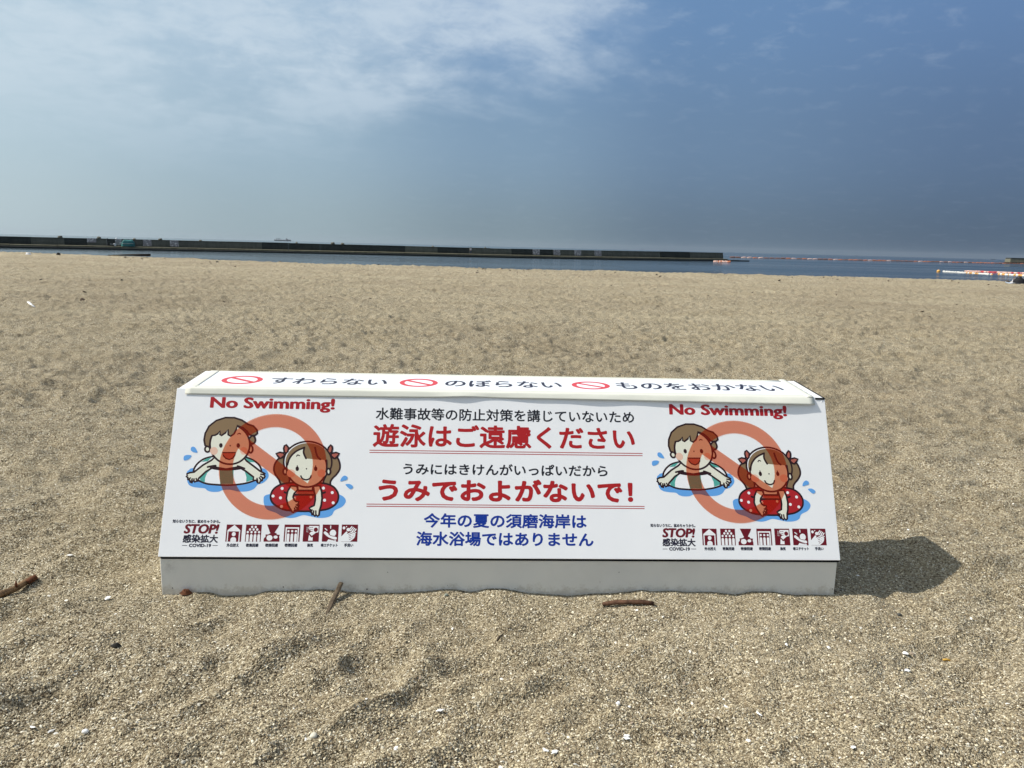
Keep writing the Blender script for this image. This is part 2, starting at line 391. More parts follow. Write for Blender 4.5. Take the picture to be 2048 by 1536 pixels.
def base_dirt(t, b):
    worn(7.0, 0.35, 0.80)(t, b)
    src = b.inputs['Base Color'].links[0].from_socket
    tcn = t.n('ShaderNodeTexCoord'); P = tcn.outputs['Object']
    n_ = t.n('ShaderNodeTexNoise', i_Scale=55.0, i_Detail=7.0, i_Roughness=0.75); t.l(P, n_.inputs[0])
    dv = t.n('ShaderNodeVectorMath', operation='DISTANCE'); t.l(P, dv.inputs[0]); dv.inputs[1].default_value = (-0.875, 0.0, 0.072)
    k = t.maprange(dv.outputs['Value'], 0.03, 0.0, 0, .35, smooth=True)
    o = t.mix(t.math('MULTIPLY', k, t.maprange(n_.outputs[0], .42, .6)), src, (0.16, 0.15, 0.13))
    sp = t.n('ShaderNodeSeparateXYZ'); t.l(P, sp.inputs[0])
    z_ = t.math('ADD', sp.outputs[2], t.math('MULTIPLY', t.math('SUBTRACT', n_.outputs[0], .5), -.10))
    o = t.mix(t.maprange(z_, 0.024, -0.004, 0, .40, smooth=True), o, (0.36, 0.30, 0.205))
    t.l(o, b.inputs['Base Color'])
m_base = mat('painted board grey white', (0.79, 0.775, 0.715), 0.6, 0.25, base_dirt)
m_top = mat('top board white', (0.80, 0.80, 0.79), 0.5, 0.3, worn(9.0, 0.25, 0.8))
m_paper = mat('top sheet white', (0.80, 0.825, 0.87), 0.35, 0.4, worn(5.0, 0.08, 0.88))
m_tape = mat('cream masking tape', (0.68, 0.68, 0.60), 0.6, 0.25, worn(30.0, 0.25, 0.85, 0.0006, 60))
m_black = mat('black edging and gap shade', (0.012, 0.012, 0.014), 0.7, 0.1)
INK = {}
def ink(name, c, r=0.42): INK[name] = mat('ink '+name, c, r, 0.3); return INK[name]
ink('black', (0.012, 0.012, 0.018)); ink('red', (0.43, 0.012, 0.014)); ink('crimson', (0.40, 0.010, 0.016)); ink('blue', (0.004, 0.035, 0.30))
ink('wine', (0.15, 0.004, 0.012)); ink('navy', (0.015, 0.012, 0.03)); ink('white', (0.90, 0.905, 0.915)); ink('outline', (0.022, 0.004, 0.006))
ink('hair', (0.25, 0.165, 0.085)); ink('skin', (0.80, 0.79, 0.66)); ink('teal', (0.09, 0.40, 0.34)); ink('water', (0.13, 0.38, 0.80))
ink('swim', (0.42, 0.014, 0.018)); ink('blush', (0.80, 0.52, 0.40)); ink('ribbon', (0.44, 0.12, 0.085)); ink('mouth', (0.50, 0.15, 0.10)); ink('topred', (0.62, 0.05, 0.06)); ink('soft_white', (0.84, 0.85, 0.86))
# translucent red film of the prohibition ring
m_film = bpy.data.materials.new('translucent red print'); m_film.use_nodes = True
ft = NT(m_film.node_tree); m_film.node_tree.nodes.clear()
tr = ft.n('ShaderNodeBsdfTransparent', i_Color=(0.72, 0.50, 0.40, 1)); df = ft.n('ShaderNodeBsdfDiffuse', i_Color=(0.13, 0.009, 0.005, 1))
ad = ft.n('ShaderNodeAddShader'); ft.l(tr.outputs[0], ad.inputs[0]); ft.l(df.outputs[0], ad.inputs[1])
fo = ft.n('ShaderNodeOutputMaterial'); ft.l(ad.outputs[0], fo.inputs[0])

def hexa(name, A, B, C, D, thick, n, m, parent, bev=0.0015):
    """slab: four corners on its outer face, thickness inward along -n"""
    A, B, C, D, n = [np.asarray(q, float) for q in (A, B, C, D, n)]
    V = [A, B, C, D]+[q-n*thick for q in (A, B, C, D)]
    o = mesh_obj(name, V, [(0, 1, 2, 3), (7, 6, 5, 4), (0, 4, 5, 1), (1, 5, 6, 2), (2, 6, 7, 3), (3, 7, 4, 0)], m, parent)
    bm = bmesh.new(); bm.from_mesh(o.data); bmesh.ops.recalc_face_normals(bm, faces=bm.faces)
    if bev: bmesh.ops.bevel(bm, geom=list(bm.edges), offset=bev, segments=1, affect='EDGES')
    bm.to_mesh(o.data); bm.free(); return o
H = WID/2
panel = hexa('front_panel', FP.P(-H, 0), FP.P(H, 0), FP.P(H, PLEN), FP.P(-H, PLEN), 0.006, FP.n, m_panel, BOX, 0.0008)
BK = RUN+TD
zt = HT+DZ
hexa('base_board', (-H+.001, .008, -.03), (H-.004, .008, -.03), (H-.004, .008, HB-.0080), (-H+.001, .008, HB-.0080), 0.012, (0, -1, 0), m_base, BOX)
hexa('gap_shade_strip', (-H+.004, .0055, HB-.0079), (H-.001, .0055, HB-.0079), (H-.001, .0055, HB+.0015), (-H+.004, .0055, HB+.0015), 0.02, (0, -1, 0), m_black, BOX, 0)  # black strip paints in the shade line under the panel's overhanging bottom edge
topb = hexa('top_panel', TP.P(-H+.004, .002, -.0005), TP.P(H-.002, .002, -.0005), TP.P(H-.002, TP.L, -.0005), TP.P(-H+.004, TP.L, -.0005), 0.006, TP.n, m_top, BOX, 0.0008)
hexa('back_panel', (H-.003, BK, -.05), (-H+.003, BK, -.05), (-H+.003, BK, zt-.008), (H-.003, BK, zt-.008), 0.012, (0, 1, 0), m_base, BOX)
for s in (-1, 1):
    x = s*(H-.0045)
    prof = [(.009, -.05), (BK-.013, -.05), (BK-.013, zt-.009), (RUN+.004, HT-.009), (.012, HB+.004), (.0095, HB)]
    V = [(x, a, b) for a, b in prof]+[(x-s*.010, a, b) for a, b in prof]; n = len(prof)
    fs = [tuple(range(n)), tuple(range(2*n-1, n-1, -1))]+[(k, (k+1) % n, n+(k+1) % n, n+k) for k in range(n)]
    o = mesh_obj('side_panel', V, fs, m_base, BOX)
    bm = bmesh.new(); bm.from_mesh(o.data); bmesh.ops.recalc_face_normals(bm, faces=bm.faces); bm.to_mesh(o.data); bm.free()
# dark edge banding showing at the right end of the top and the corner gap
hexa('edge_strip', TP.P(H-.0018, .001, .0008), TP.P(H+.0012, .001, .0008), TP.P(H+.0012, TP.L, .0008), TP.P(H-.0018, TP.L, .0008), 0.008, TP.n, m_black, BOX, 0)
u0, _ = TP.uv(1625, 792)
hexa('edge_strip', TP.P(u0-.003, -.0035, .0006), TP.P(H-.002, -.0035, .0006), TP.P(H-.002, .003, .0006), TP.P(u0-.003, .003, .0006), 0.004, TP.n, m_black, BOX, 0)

# ---- flat print: every colour patch a thin sheet a few hundredths of a millimetre above the one below
class Print:
    def __init__(s, plane, w0=0.00015, step=0.000008):
        s.pl = plane; s.w = w0; s.step = step; s.V = []; s.Fc = []; s.mi = []; s.mats = []
    def m(s, name):
        if name not in s.mats: s.mats.append(name)
        return s.mats.index(name)
    def up(s): s.w += s.step
    def loops(s, loops, name):
        """loops in u,v; the first is the outline, the rest are holes"""
        vv = [[Vector((a, b, 0)) for a, b in lp] for lp in loops]
        base = len(s.V); flat = [p for lp in loops for p in lp]
        tris = tessellate_polygon(vv)
        s.V += [s.pl.P(a, b, s.w) for a, b in flat]
        k = s.m(name)
        for t in tris:
            a, b, c = [flat[q] for q in t]
            ar = (b[0]-a[0])*(c[1]-a[1])-(b[1]-a[1])*(c[0]-a[0])
            if abs(ar) < 1e-13: continue
            s.Fc.append(tuple(base+q for q in (t if ar > 0 else t[::-1]))); s.mi.append(k)
        s.up()
    def stroke(s, pts, width, name, closed=False, caps=True, taper=False):
        P = np.array(pts, float); n = len(P); base = len(s.V); k = s.m(name); hw = width/2
        if closed: T = np.roll(P, -1, 0)-np.roll(P, 1, 0)
        else: T = np.gradient(P, axis=0)
        T /= np.maximum(np.linalg.norm(T, axis=1), 1e-9)[:, None]
        Nn = np.stack([-T[:, 1], T[:, 0]], 1)
        Lf = P+Nn*hw; Rt = P-Nn*hw
        for a, b in zip(Lf, Rt): s.V += [s.pl.P(a[0], a[1], s.w), s.pl.P(b[0], b[1], s.w)]
        for q in range(n if closed else n-1):
            a = base+2*q; b = base+2*((q+1) % n); s.Fc.append((a+1, b+1, b, a)); s.mi.append(k)
        if caps and not closed:
            for e, sg in ((0, -1), (n-1, 1)):
                b0 = len(s.V); c = P[e]; t = T[e]*sg; nn = Nn[e]*sg
                for q in range(1, 5):
                    an = math.pi*q/5; d = c+(-nn*math.cos(an)+t*math.sin(an))*hw; s.V.append(s.pl.P(d[0], d[1], s.w))
                f = [(base+2*e+1) if sg > 0 else (base+2*e)]+[b0+q for q in range(4)]+[(base+2*e) if sg > 0 else (base+2*e+1)]
                s.Fc.append(tuple(f)); s.mi.append(k)
        s.up()
    def disc(s, c, rx, ry, name, seg=20):
        s.loops([[(c[0]+rx*math.cos(2*math.pi*q/seg), c[1]+ry*math.sin(2*math.pi*q/seg)) for q in range(seg)]], name)
    def build(s, name, parent, label=None):
        o = mesh_obj(name, s.V, s.Fc, parent=parent, mats=[INK[q] if q in INK else m_film for q in s.mats], fm=s.mi)
        if label: o['label'] = label
        return o
def spline(pts, closed=True, sub=5):
    P = [np.array(p, float) for p in pts]; n = len(P); out = []
    rng_ = range(n) if closed else range(n-1)
    for k in rng_:
        if closed: p0, p1, p2, p3 = P[k-1], P[k], P[(k+1) % n], P[(k+2) % n]
        else: p0, p1, p2, p3 = P[max(k-1, 0)], P[k], P[k+1], P[min(k+2, n-1)]
        for q in range(sub):
            t = q/sub
            out.append(0.5*((2*p1)+(-p0+p2)*t+(2*p0-5*p1+4*p2-p3)*t*t+(-p0+3*p1-3*p2+p3)*t**3))
    if not closed: out.append(P[-1])
    return [tuple(p) for p in out]

def text_geo(body, shear=0.0):
    c = bpy.data.curves.new('text', 'FONT'); c.body = body; c.resolution_u = 3; c.shear = shear
    o = bpy.data.objects.new('text', c); col.objects.link(o)
    dg = bpy.context.evaluated_depsgraph_get(); me = bpy.data.meshes.new_from_object(o.evaluated_get(dg))
    V = np.array([v.co[:2] for v in me.vertices]); Fc = [tuple(p.vertices) for p in me.polygons]
    bpy.data.objects.remove(o); bpy.data.curves.remove(c); bpy.data.meshes.remove(me)
    return V, Fc
def lettering(plane, body, color, rect, parent, bold=0.0, shear=0.0, spread=None, w=0.00015, name='lettering'):
    """rect = (u0, v0, u1, v1). bold = stroke growth in metres. spread: letters set one by one across the width"""
    u0, v0, u1, v1 = rect
    V, Fc = text_geo(body, shear)
    bx_, by_ = bold if isinstance(bold, tuple) else (bold, bold)
    lo, hi = V.min(0), V.max(0)
    sx = (u1-u0-2*bx_)/(hi[0]-lo[0]); sy = (v1-v0-2*by_)/(hi[1]-lo[1])
    B = np.stack([u0+bx_+(V[:, 0]-lo[0])*sx, v0+by_+(V[:, 1]-lo[1])*sy], 1)
    VV = []; FF = []; offs = [(0, 0)]
    if bold: offs = [(bx_*math.cos(math.pi*(q+.5)/4), by_*math.sin(math.pi*(q+.5)/4)) for q in range(8)]
    for q, (a, b) in enumerate(offs):
        base = len(VV); ww = w+q*0.000008
        VV += [plane.P(p[0]+a, p[1]+b, ww) for p in B]; FF += [tuple(base+i for i in f) for f in Fc]
    o = mesh_obj(name, VV, FF, INK[color], parent)
    return o
def rect_px(plane, xl, yl, xr, yr, hpx, au=0.0):
    a = plane.uv(xl, yl-hpx/2); b = plane.uv(xl, yl+hpx/2); c = plane.uv(xr, yr-hpx/2); e = plane.uv(xr, yr+hpx/2)
    return [(a[0]+b[0])/2, (b[1]+e[1])/2, (c[0]+e[0])/2, (a[1]+c[1])/2]

# centre texts
for body, colr, r, bold in [
    ('水難事故等の防止対策を講じていないため', 'black', (751.7, 828, 1268, 833.7, 24.5), 0.0007),
    ('遊泳はご遠慮ください', 'red', (746, 871.6, 1269.5, 876.5, 46.5), 0.0020),
    ('うみにはきけんがいっぱいだから', 'black', (806.4, 938.3, 1215, 941, 23), 0.0008),
    ('うみでおよがないで！', 'red', (756.5, 979.2, 1266, 983.5, 46), 0.0027),
    ('今年の夏の須磨海岸は', 'blue', (847.4, 1040.7, 1173, 1043, 29), 0.0012),
    ('海水浴場ではありません', 'blue', (832.4, 1077.3, 1187, 1079.3, 29), 0.0012)]:
    lettering(FP, body, colr, rect_px(FP, *r), panel, bold)
for ya, yb, x0, x1 in ((900.3, 907.0, 739, 1285), (904.9, 911.3, 739, 1285), (1008.0, 1013.0, 733, 1289), (1012.4, 1017.2, 733, 1289)):
    a = FP.uv(x0, ya); b = FP.uv(x1, yb); pr = Print(FP); vm = (a[1]+b[1])/2
    pr.loops([[(a[0], vm-.0010), (b[0], vm-.0010), (b[0], vm+.0010), (a[0], vm+.0010)]], 'red'); pr.build('rule_line', panel)

# left picture traced in an enlarged frame of the photograph, repeated on the right
def Zc(x, y): return FP.uv(350+x/5.389, 800+y/5.389)
nl = FP.uv(420, 818); nr_ = FP.uv(1339.5, 831.5)
bl = FP.uv(365, 1092); br = FP.uv(1326.3, 1099)
SHIFT = ((nr_[0]-nl[0]), (nr_[1]-nl[1])); SHIFT2 = ((br[0]-bl[0]), (br[1]-bl[1]))
px = PLEN/337.0        # one pixel of the photograph on the panel, roughly
def draw(side):
    du, dv = (0, 0) if side == 0 else SHIFT
    def Q(pts): return [(Zc(x, y)[0]+du, Zc(x, y)[1]+dv) for x, y in pts]
    SW = 20.0/5.389*px
    def shape(pr, pts, fill, out=None, sm=True, w=SW):
        q = Q(spline(pts) if sm else pts)
        if fill: pr.loops([q], fill)
        if out: pr.stroke(q, w, out, closed=True)
    def line(pr, pts, out='outline', w=SW, sm=True): pr.stroke(Q(spline(pts, False) if sm else pts), w, out)
    def ell(cx, cy, rx, ry, n=28): return [(cx+rx*math.cos(2*math.pi*k/n), cy+ry*math.sin(2*math.pi*k/n)) for k in range(n)]
    # ---- boy
    b = Print(FP)
    shape(b, [(125, 790), (150, 755), (215, 732), (560, 725), (920, 735), (980, 752), (1008, 800), (1000, 845), (950, 893), (893, 912), (850, 958), (780, 984), (680, 986), (600, 968), (520, 970), (470, 988), (400, 990), (350, 976), (320, 952), (250, 945), (180, 932), (138, 895)], 'water')
    shape(b, [(200, 765), (218, 718), (262, 668), (330, 628), (450, 603), (600, 597), (740, 612), (830, 642), (895, 688), (925, 735), (930, 790), (890, 850), (800, 888), (700, 908), (570, 918), (430, 912), (330, 899), (240, 858), (203, 812)], 'white', 'outline')
    shape(b, [(262, 838), (275, 800), (340, 762), (390, 745), (345, 790), (325, 840), (320, 888), (275, 868)], 'teal', sm=False)
    shape(b, [(745, 752), (800, 782), (850, 825), (838, 862), (768, 884), (770, 830)], 'teal', sm=False)
    shape(b, [(480, 755), (632, 755), (628, 905), (487, 905)], 'teal', sm=False)
    shape(b, [(282, 668), (335, 634), (400, 616), (352, 660)], 'teal', sm=False)
    shape(b, [(755, 622), (842, 655), (862, 672), (792, 668)], 'teal', sm=False)
    shape(b, [(430, 615), (395, 648), (300, 703), (205, 778), (160, 783), (128, 797), (133, 815), (122, 822), (140, 838), (138, 856), (158, 862), (164, 884), (184, 892), (197, 868), (212, 884), (232, 874), (247, 876), (254, 846), (335, 770), (420, 722), (550, 745), (685, 722), (760, 765), (848, 832), (842, 858), (860, 868), (874, 862), (892, 892), (912, 896), (918, 874), (940, 868), (944, 846), (964, 838), (970, 822), (960, 808), (972, 796), (940, 778), (915, 765), (850, 715), (770, 655), (740, 615)], 'skin', 'outline', sm=False)
    for hp_ in ([(165, 840), (150, 855)], [(185, 850), (178, 878)], [(205, 850), (206, 874)], [(228, 846), (238, 868)], [(925, 800), (962, 806)], [(922, 822), (950, 840)], [(910, 838), (930, 866)], [(884, 845), (892, 880)]): line(b, hp_, w=SW*.8, sm=False)
    line(b, [(352, 722), (400, 712), (440, 709), (420, 728)]); line(b, [(675, 712), (700, 720), (748, 738)]); line(b, [(385, 730), (450, 744), (550, 751), (650, 746), (720, 735)])
    shape(b, ell(350, 530, 27, 30), 'skin', 'outline'); shape(b, ell(815, 530, 22, 38), 'skin', 'outline')
    shape(b, [(835, 385), (858, 400), (866, 438), (848, 468), (815, 470), (800, 420)], 'hair', 'outline')
    shape(b, ell(592, 480, 214, 212), 'skin', 'outline')
    shape(b, [(350, 500), (325, 490), (314, 430), (326, 360), (368, 282), (445, 222), (545, 190), (640, 191), (722, 218), (788, 262), (845, 280), (885, 325), (888, 362), (862, 382), (828, 384), (800, 372), (775, 335), (730, 298), (672, 276), (660, 320), (636, 366), (600, 390), (574, 376), (572, 318), (548, 352), (500, 384), (484, 372), (486, 334), (462, 364), (432, 380), (398, 384), (382, 430), (372, 500)], 'hair', 'outline', sm=False)
    shape(b, ell(420, 549, 42, 42), 'blush'); shape(b, ell(742, 549, 40, 42), 'blush')
    shape(b, ell(495, 490, 19, 25), 'outline'); shape(b, ell(682, 490, 19, 25), 'outline'); shape(b, ell(595, 492, 7, 9), 'outline')
    line(b, [(676, 368), (690, 360), (708, 367)], w=SW*.55)
    shape(b, [(510, 567), (656, 567), (645, 598), (622, 628), (586, 642), (548, 630), (522, 602)], 'mouth', 'outline', sm=False, w=SW*.75)
    shape(b, [(170, 535), (178, 508), (205, 504), (226, 525), (242, 567), (200, 562), (178, 550)], 'water'); shape(b, [(92, 635), (102, 602), (140, 592), (178, 601), (152, 636), (104, 652)], 'water')
    b.build('boy_drawing', panel)
    # ---- girl
    g = Print(FP)
    shape(g, [(955, 1070), (968, 1032), (1040, 1012), (1250, 1000), (1700, 1005), (1780, 1022), (1828, 1055), (1840, 1098), (1802, 1150), (1722, 1190), (1692, 1238), (1640, 1264), (1550, 1271), (1450, 1252), (1380, 1241), (1300, 1265), (1230, 1271), (1150, 1252), (1085, 1215), (995, 1182), (962, 1130)], 'water')
    shape(g, [(1135, 622), (1085, 672), (1066, 738), (1080, 800), (1120, 858), (1138, 905), (1160, 930), (1230, 890), (1225, 780), (1200, 640)], 'hair', 'outline'); shape(g, [(1742, 618), (1774, 676), (1776, 742), (1742, 800), (1700, 842), (1676, 880), (1668, 930), (1600, 890), (1640, 780), (1670, 640)], 'hair', 'outline')
    shape(g, [(1030, 1045), (1052, 975), (1110, 925), (1200, 898), (1400, 885), (1600, 898), (1695, 928), (1745, 980), (1762, 1040), (1745, 1105), (1690, 1155), (1600, 1185), (1400, 1200), (1200, 1187), (1110, 1152), (1050, 1105)], 'swim', 'outline')
    for cx, cy in ((1155, 953), (1057, 1035), (1137, 1055), (1600, 950), (1695, 998), (1612, 1080), (1705, 1108), (1148, 1147), (1402, 1138)): shape(g, ell(cx, cy, 16, 16, 14), 'white')
    line(g, [(1180, 993), (1195, 1000), (1212, 998)]); line(g, [(1590, 1002), (1605, 1000), (1618, 993)])
    shape(g, [(1250, 925), (1560, 925), (1560, 980), (1500, 1010), (1290, 1010), (1240, 980)], 'skin', sm=False)
    shape(g, [(1330, 975), (1486, 975), (1503, 1022), (1503, 1180), (1290, 1180), (1290, 1020)], 'swim', sm=False)
    shape(g, [(1325, 992), (1490, 992), (1496, 1016), (1300, 1016)], 'ribbon', sm=False)
    line(g, [(1330, 975), (1486, 975)], sm=False); line(g, [(1285, 1022), (1508, 1022)], sm=False); line(g, [(1318, 920), (1326, 975)], sm=False); line(g, [(1490, 920), (1482, 975)], sm=False)
    for cx, cy in ((1292, 1060), (1465, 1046)): shape(g, ell(cx, cy, 14, 14, 14), 'blush')
    shape(g, [(1250, 925), (1215, 985), (1200, 1060), (1216, 1128), (1246, 1180), (1262, 1206), (1278, 1212), (1284, 1194), (1300, 1200), (1312, 1182), (1328, 1180), (1326, 1156), (1336, 1140), (1322, 1122), (1336, 1098), (1306, 1094), (1286, 1078), (1272, 1046), (1284, 1010), (1322, 966), (1312, 930)], 'skin', 'outline', sm=False)
    shape(g, [(1560, 925), (1580, 985), (1585, 1060), (1575, 1135), (1558, 1190), (1552, 1240), (1536, 1252), (1522, 1236), (1508, 1252), (1492, 1234), (1478, 1238), (1472, 1212), (1456, 1206), (1462, 1182), (1446, 1166), (1470, 1150), (1500, 1138), (1512, 1080), (1512, 1030), (1500, 985), (1495, 930)], 'skin', 'outline', sm=False)
    for hp_ in ([(1478, 1185), (1466, 1210)], [(1495, 1195), (1490, 1230)], [(1518, 1196), (1518, 1236)], [(1300, 1150), (1318, 1172)], [(1306, 1130), (1330, 1142)], [(1288, 1165), (1296, 1192)]): line(g, hp_, w=SW*.8, sm=False)
    shape(g, ell(1430, 668, 258, 220, 40), 'white', 'outline'); shape(g, ell(1436, 672, 245, 208, 40), 'hair')
    shape(g, ell(1187, 771, 20, 32), 'skin', 'outline'); shape(g, ell(1655, 771, 20, 32), 'skin', 'outline')
    shape(g, ell(1420, 722, 216, 216, 40), 'skin', 'outline')
    shape(g, [(1212, 700), (1228, 640), (1262, 590), (1310, 550), (1392, 515), (1388, 560), (1400, 605), (1412, 630), (1500, 640), (1640, 648), (1650, 600), (1600, 530), (1500, 478), (1400, 470), (1290, 505), (1225, 580), (1200, 650)], 'hair', sm=False)
    line(g, [(1212, 700), (1230, 640), (1264, 590), (1315, 548), (1395, 512)], w=SW); line(g, [(1395, 512), (1386, 560), (1398, 600), (1413, 630)]); line(g, [(1510, 513), (1522, 570), (1540, 615), (1566, 640)]); line(g, [(1634, 650), (1636, 700)])
    for q in ([(1178, 560), (1172, 520), (1180, 495), (1198, 482), (1225, 515), (1216, 556), (1198, 575)], [(1090, 578), (1130, 564), (1172, 572), (1180, 598), (1150, 622), (1132, 630), (1108, 605)], [(1690, 562), (1697, 520), (1692, 498), (1680, 484), (1655, 512), (1644, 548), (1664, 575)], [(1771, 578), (1735, 566), (1685, 578), (1684, 604), (1710, 628), (1726, 630), (1752, 606)]): shape(g, q, 'ribbon', 'outline', sm=False)
    shape(g, ell(1250, 790, 45, 43), 'blush'); shape(g, ell(1580, 790, 45, 43), 'blush')
    shape(g, ell(1318, 741, 18, 25), 'outline'); shape(g, ell(1517, 741, 18, 25), 'outline'); shape(g, ell(1417, 741, 7, 8), 'outline')
    line(g, [(1318, 708), (1319, 725)], w=SW*.5); line(g, [(1517, 708), (1517, 725)], w=SW*.5); line(g, [(1311, 606), (1324, 592), (1342, 600)], w=SW*.55)
    line(g, [(1357, 819), (1372, 845), (1412, 860), (1452, 846), (1467, 817)], w=SW*.8)
    shape(g, [(1782, 876), (1796, 838), (1828, 815), (1857, 830), (1852, 858), (1820, 868)], 'water'); shape(g, [(1838, 911), (1880, 905), (1915, 926), (1914, 948), (1888, 960), (1862, 942)], 'water')
    g.build('girl_drawing', panel)
    # ---- prohibition ring
    t = Zc(1092, 151); bt = Zc(1000, 1288); lf = Zc(466, 790)
    cv = (t[1]+bt[1])/2; R = (t[1]-bt[1])/2; cu_ = (t[0]+bt[0])/2 + 0.0
    cu_ = lf[0]+R; cu_ += du; cv += dv
    w_ = R*0.255; r_in = R-w_
    k = Print(FP, 0.00075)
    def circ(r, a0, a1, n): return [(cu_+r*math.cos(a0+(a1-a0)*i/n), cv+r*math.sin(a0+(a1-a0)*i/n)) for i in range(n+1)]
    hb_ = w_*0.50; dth = math.asin(hb_/r_in)
    an = math.radians(-35.5)      # the bar runs from upper left to lower right
    k.loops([circ(R, 0, 2*math.pi, 72)[:-1], circ(r_in, an+dth, an+math.pi-dth, 30)+[], circ(r_in, an+math.pi+dth, an+2*math.pi-dth, 30)], 'film')
    k.build('prohibition_ring', panel)
    # ---- heading
    r = rect_px(FP, 420, 808.5, 670, 811.5, 29); a = FP.uv(420, 793.8); c = FP.uv(668, 797); e = FP.uv(640, 825.5)
    lettering(FP, 'No Swimming!', 'crimson', (r[0]+du, e[1]+dv, r[2]+du, (a[1]+c[1])/2+dv), panel, (0.0026, 0.0012))
    # ---- small print row
    du, dv = (0, 0) if side == 0 else SHIFT2
    def S(x, y): q = FP.uv(330+x/4.995, 1020+y/4.995); return (q[0]+du, q[1]+dv)
    def row(body, colr, x0, x1, y0, y1, bold, shear=0.0):
        a = S(x0, y1); c = S(x1, y0); lettering(FP, body, colr, (a[0], a[1], c[0], c[1]), panel, bold, shear)
    row('知らないうちに、拡めちゃうから。', 'navy', 75, 555, 97, 129, 0.0004)
    row('STOP!', 'wine', 184, 546, 141, 236, (0.0018, 0.0011), 0.16)
    row('感染拡大', 'navy', 173, 534, 246, 327, 0.0008)
    row('COVID-19', 'navy', 237, 462, 337, 371, 0.0006)
    for x0, x1 in ((170, 222), (474, 527)):
        p = Print(FP); a = S(x0, 357); c = S(x1, 352); p.loops([[(a[0], a[1]), (c[0], a[1]), (c[0], c[1]), (a[0], c[1])]], 'navy'); p.build('rule_line', panel)
    caps = ['外出控え', '密集回避', '密接回避', '密閉回避', '換気', '咳エチケット', '手洗い']
    cx = [(613, 740), (806, 935), (999, 1130), (1193, 1323), (1418, 1480), (1556, 1726), (1788, 1882)]
    sx = [602, 797, 984, 1183, 1374, 1566, 1758]
    for q in range(7):
        row(caps[q], 'navy', cx[q][0], cx[q][1], 334, 369, 0.0004)
        A = S(sx[q], 316); B = S(sx[q]+171, 146); wd = B[0]-A[0]; hh = B[1]-A[1]
        p = Print(FP)
        def T(pts): return [(A[0]+x*wd, B[1]-y*hh) for x, y in pts]
        def poly(pts, c='white'): p.loops([T(pts)], c)
        def el(x, y, r, ry=None, c='white', n=20): p.loops([T([(x+r*math.cos(2*math.pi*i/n), y+(ry or r)*math.sin(2*math.pi*i/n)) for i in range(n)])], c)
        def st(pts, w, c='white', sm=False): p.stroke(T(spline(pts, False) if sm else pts), w*wd, c)
        def pin(x, w, y0): p.loops([T([(x-w, 1.0), (x+w, 1.0), (x+w, y0+w)]+[(x+w*math.cos(math.pi*i/8), y0+w-w*math.sin(math.pi*i/8)) for i in range(1, 8)]+[(x-w, y0+w)])], 'white')
        if q != 2: poly([(0, 0), (1, 0), (1, 1), (0, 1)], 'wine')
        if q == 0:
            poly([(.5, .02), (.90, .33), (.90, 1), (.83, 1), (.83, .40), (.15, .40), (.15, 1), (.08, 1), (.08, .33)])
            el(.5, .56, .125); p.loops([T([(.32, 1), (.32, .86), (.36, .78), (.44, .74), (.56, .74), (.64, .78), (.68, .86), (.68, 1)])], 'white')
        elif q == 1:
            for x, y in ((.39, .14), (.62, .14), (.27, .29), (.5, .29), (.73, .29), (.14, .445), (.38, .445), (.62, .445), (.86, .445)): el(x, y, .072)
            for x in (.14, .38, .62, .86): pin(x, .085, .56)
        elif q == 2:
            poly([(.14, .0), (.92, .0), (.84, .18), (.70, .40), (.66, .48), (.78, .50), (.80, .58), (1.0, .60), (.96, .72), (1.0, .82), (1.0, 1), (.0, 1), (.0, .82), (.10, .72), (.10, .58), (.26, .58), (.40, .50), (.36, .46), (.24, .20)], 'wine')
            el(.36, .78, .19, .16); el(.74, .73, .13, .09); poly([(.19, .65), (.30, .68), (.22, .78)])
        elif q == 3:
            poly([(.08, .16), (.93, .16), (.93, 1), (.85, 1), (.85, .24), (.16, .24), (.16, 1), (.08, 1)])
            for x in (.27, .505, .74): el(x, .39, .07); pin(x, .08, .52)
        elif q == 4:
            poly([(.30, .16), (.36, .08), (.95, .08), (.95, .45), (.80, .47), (.55, .66), (.40, .52), (.52, .38), (.36, .30)])
            el(.78, .30, .13, .13, 'wine')
            for y in (.16, .27, .38): st([(.22, y+.02), (.34, y-.02), (.46, y+.03), (.60, y)], .03, 'wine', True); st([(.22, y-.02), (.22, y+.05), (.32, y+.05)], .022)
            poly([(.38, .60), (.52, .76), (.62, .74), (.62, .94), (.34, .94)])
        elif q == 5:
            el(.66, .50, .20); st([(.17, .48), (.42, .66), (.62, .74), (.84, .80)], .17, sm=True)
            st([(.40, .56), (.55, .65), (.86, .70)], .035, 'wine', True); poly([(.42, .84), (.88, .92), (.88, 1), (.30, 1)]); st([(.38, .84), (.58, .89), (.78, .93)], .03, 'wine')
            st([(.50, .08), (.50, .22)], .06); st([(.16, .24), (.28, .33)], .06)
        else:
            el(.14, .20, .085); el(.29, .12, .035); el(.42, .30, .12, .10)
            poly([(.0, .70), (.30, .40), (.38, .44), (.34, .55), (.60, .44), (.72, .40), (.84, .52), (.86, .62), (.84, .72), (.78, .82), (.56, .99), (.0, .99)])
            for k_ in range(4): st([(.46+k_*.09, .32+k_*.06), (.62+k_*.09, .12+k_*.05)], .065)
            for k_ in range(4): st([(.44+k_*.02, .58+k_*.10), (.80-k_*.03, .44+k_*.11)], .028, 'wine')
            for k_ in range(4): st([(.60, .60+k_*.10), (.88-k_*.04, .47+k_*.105)], .06)
        p.build('pictogram', panel)
draw(0); draw(1)

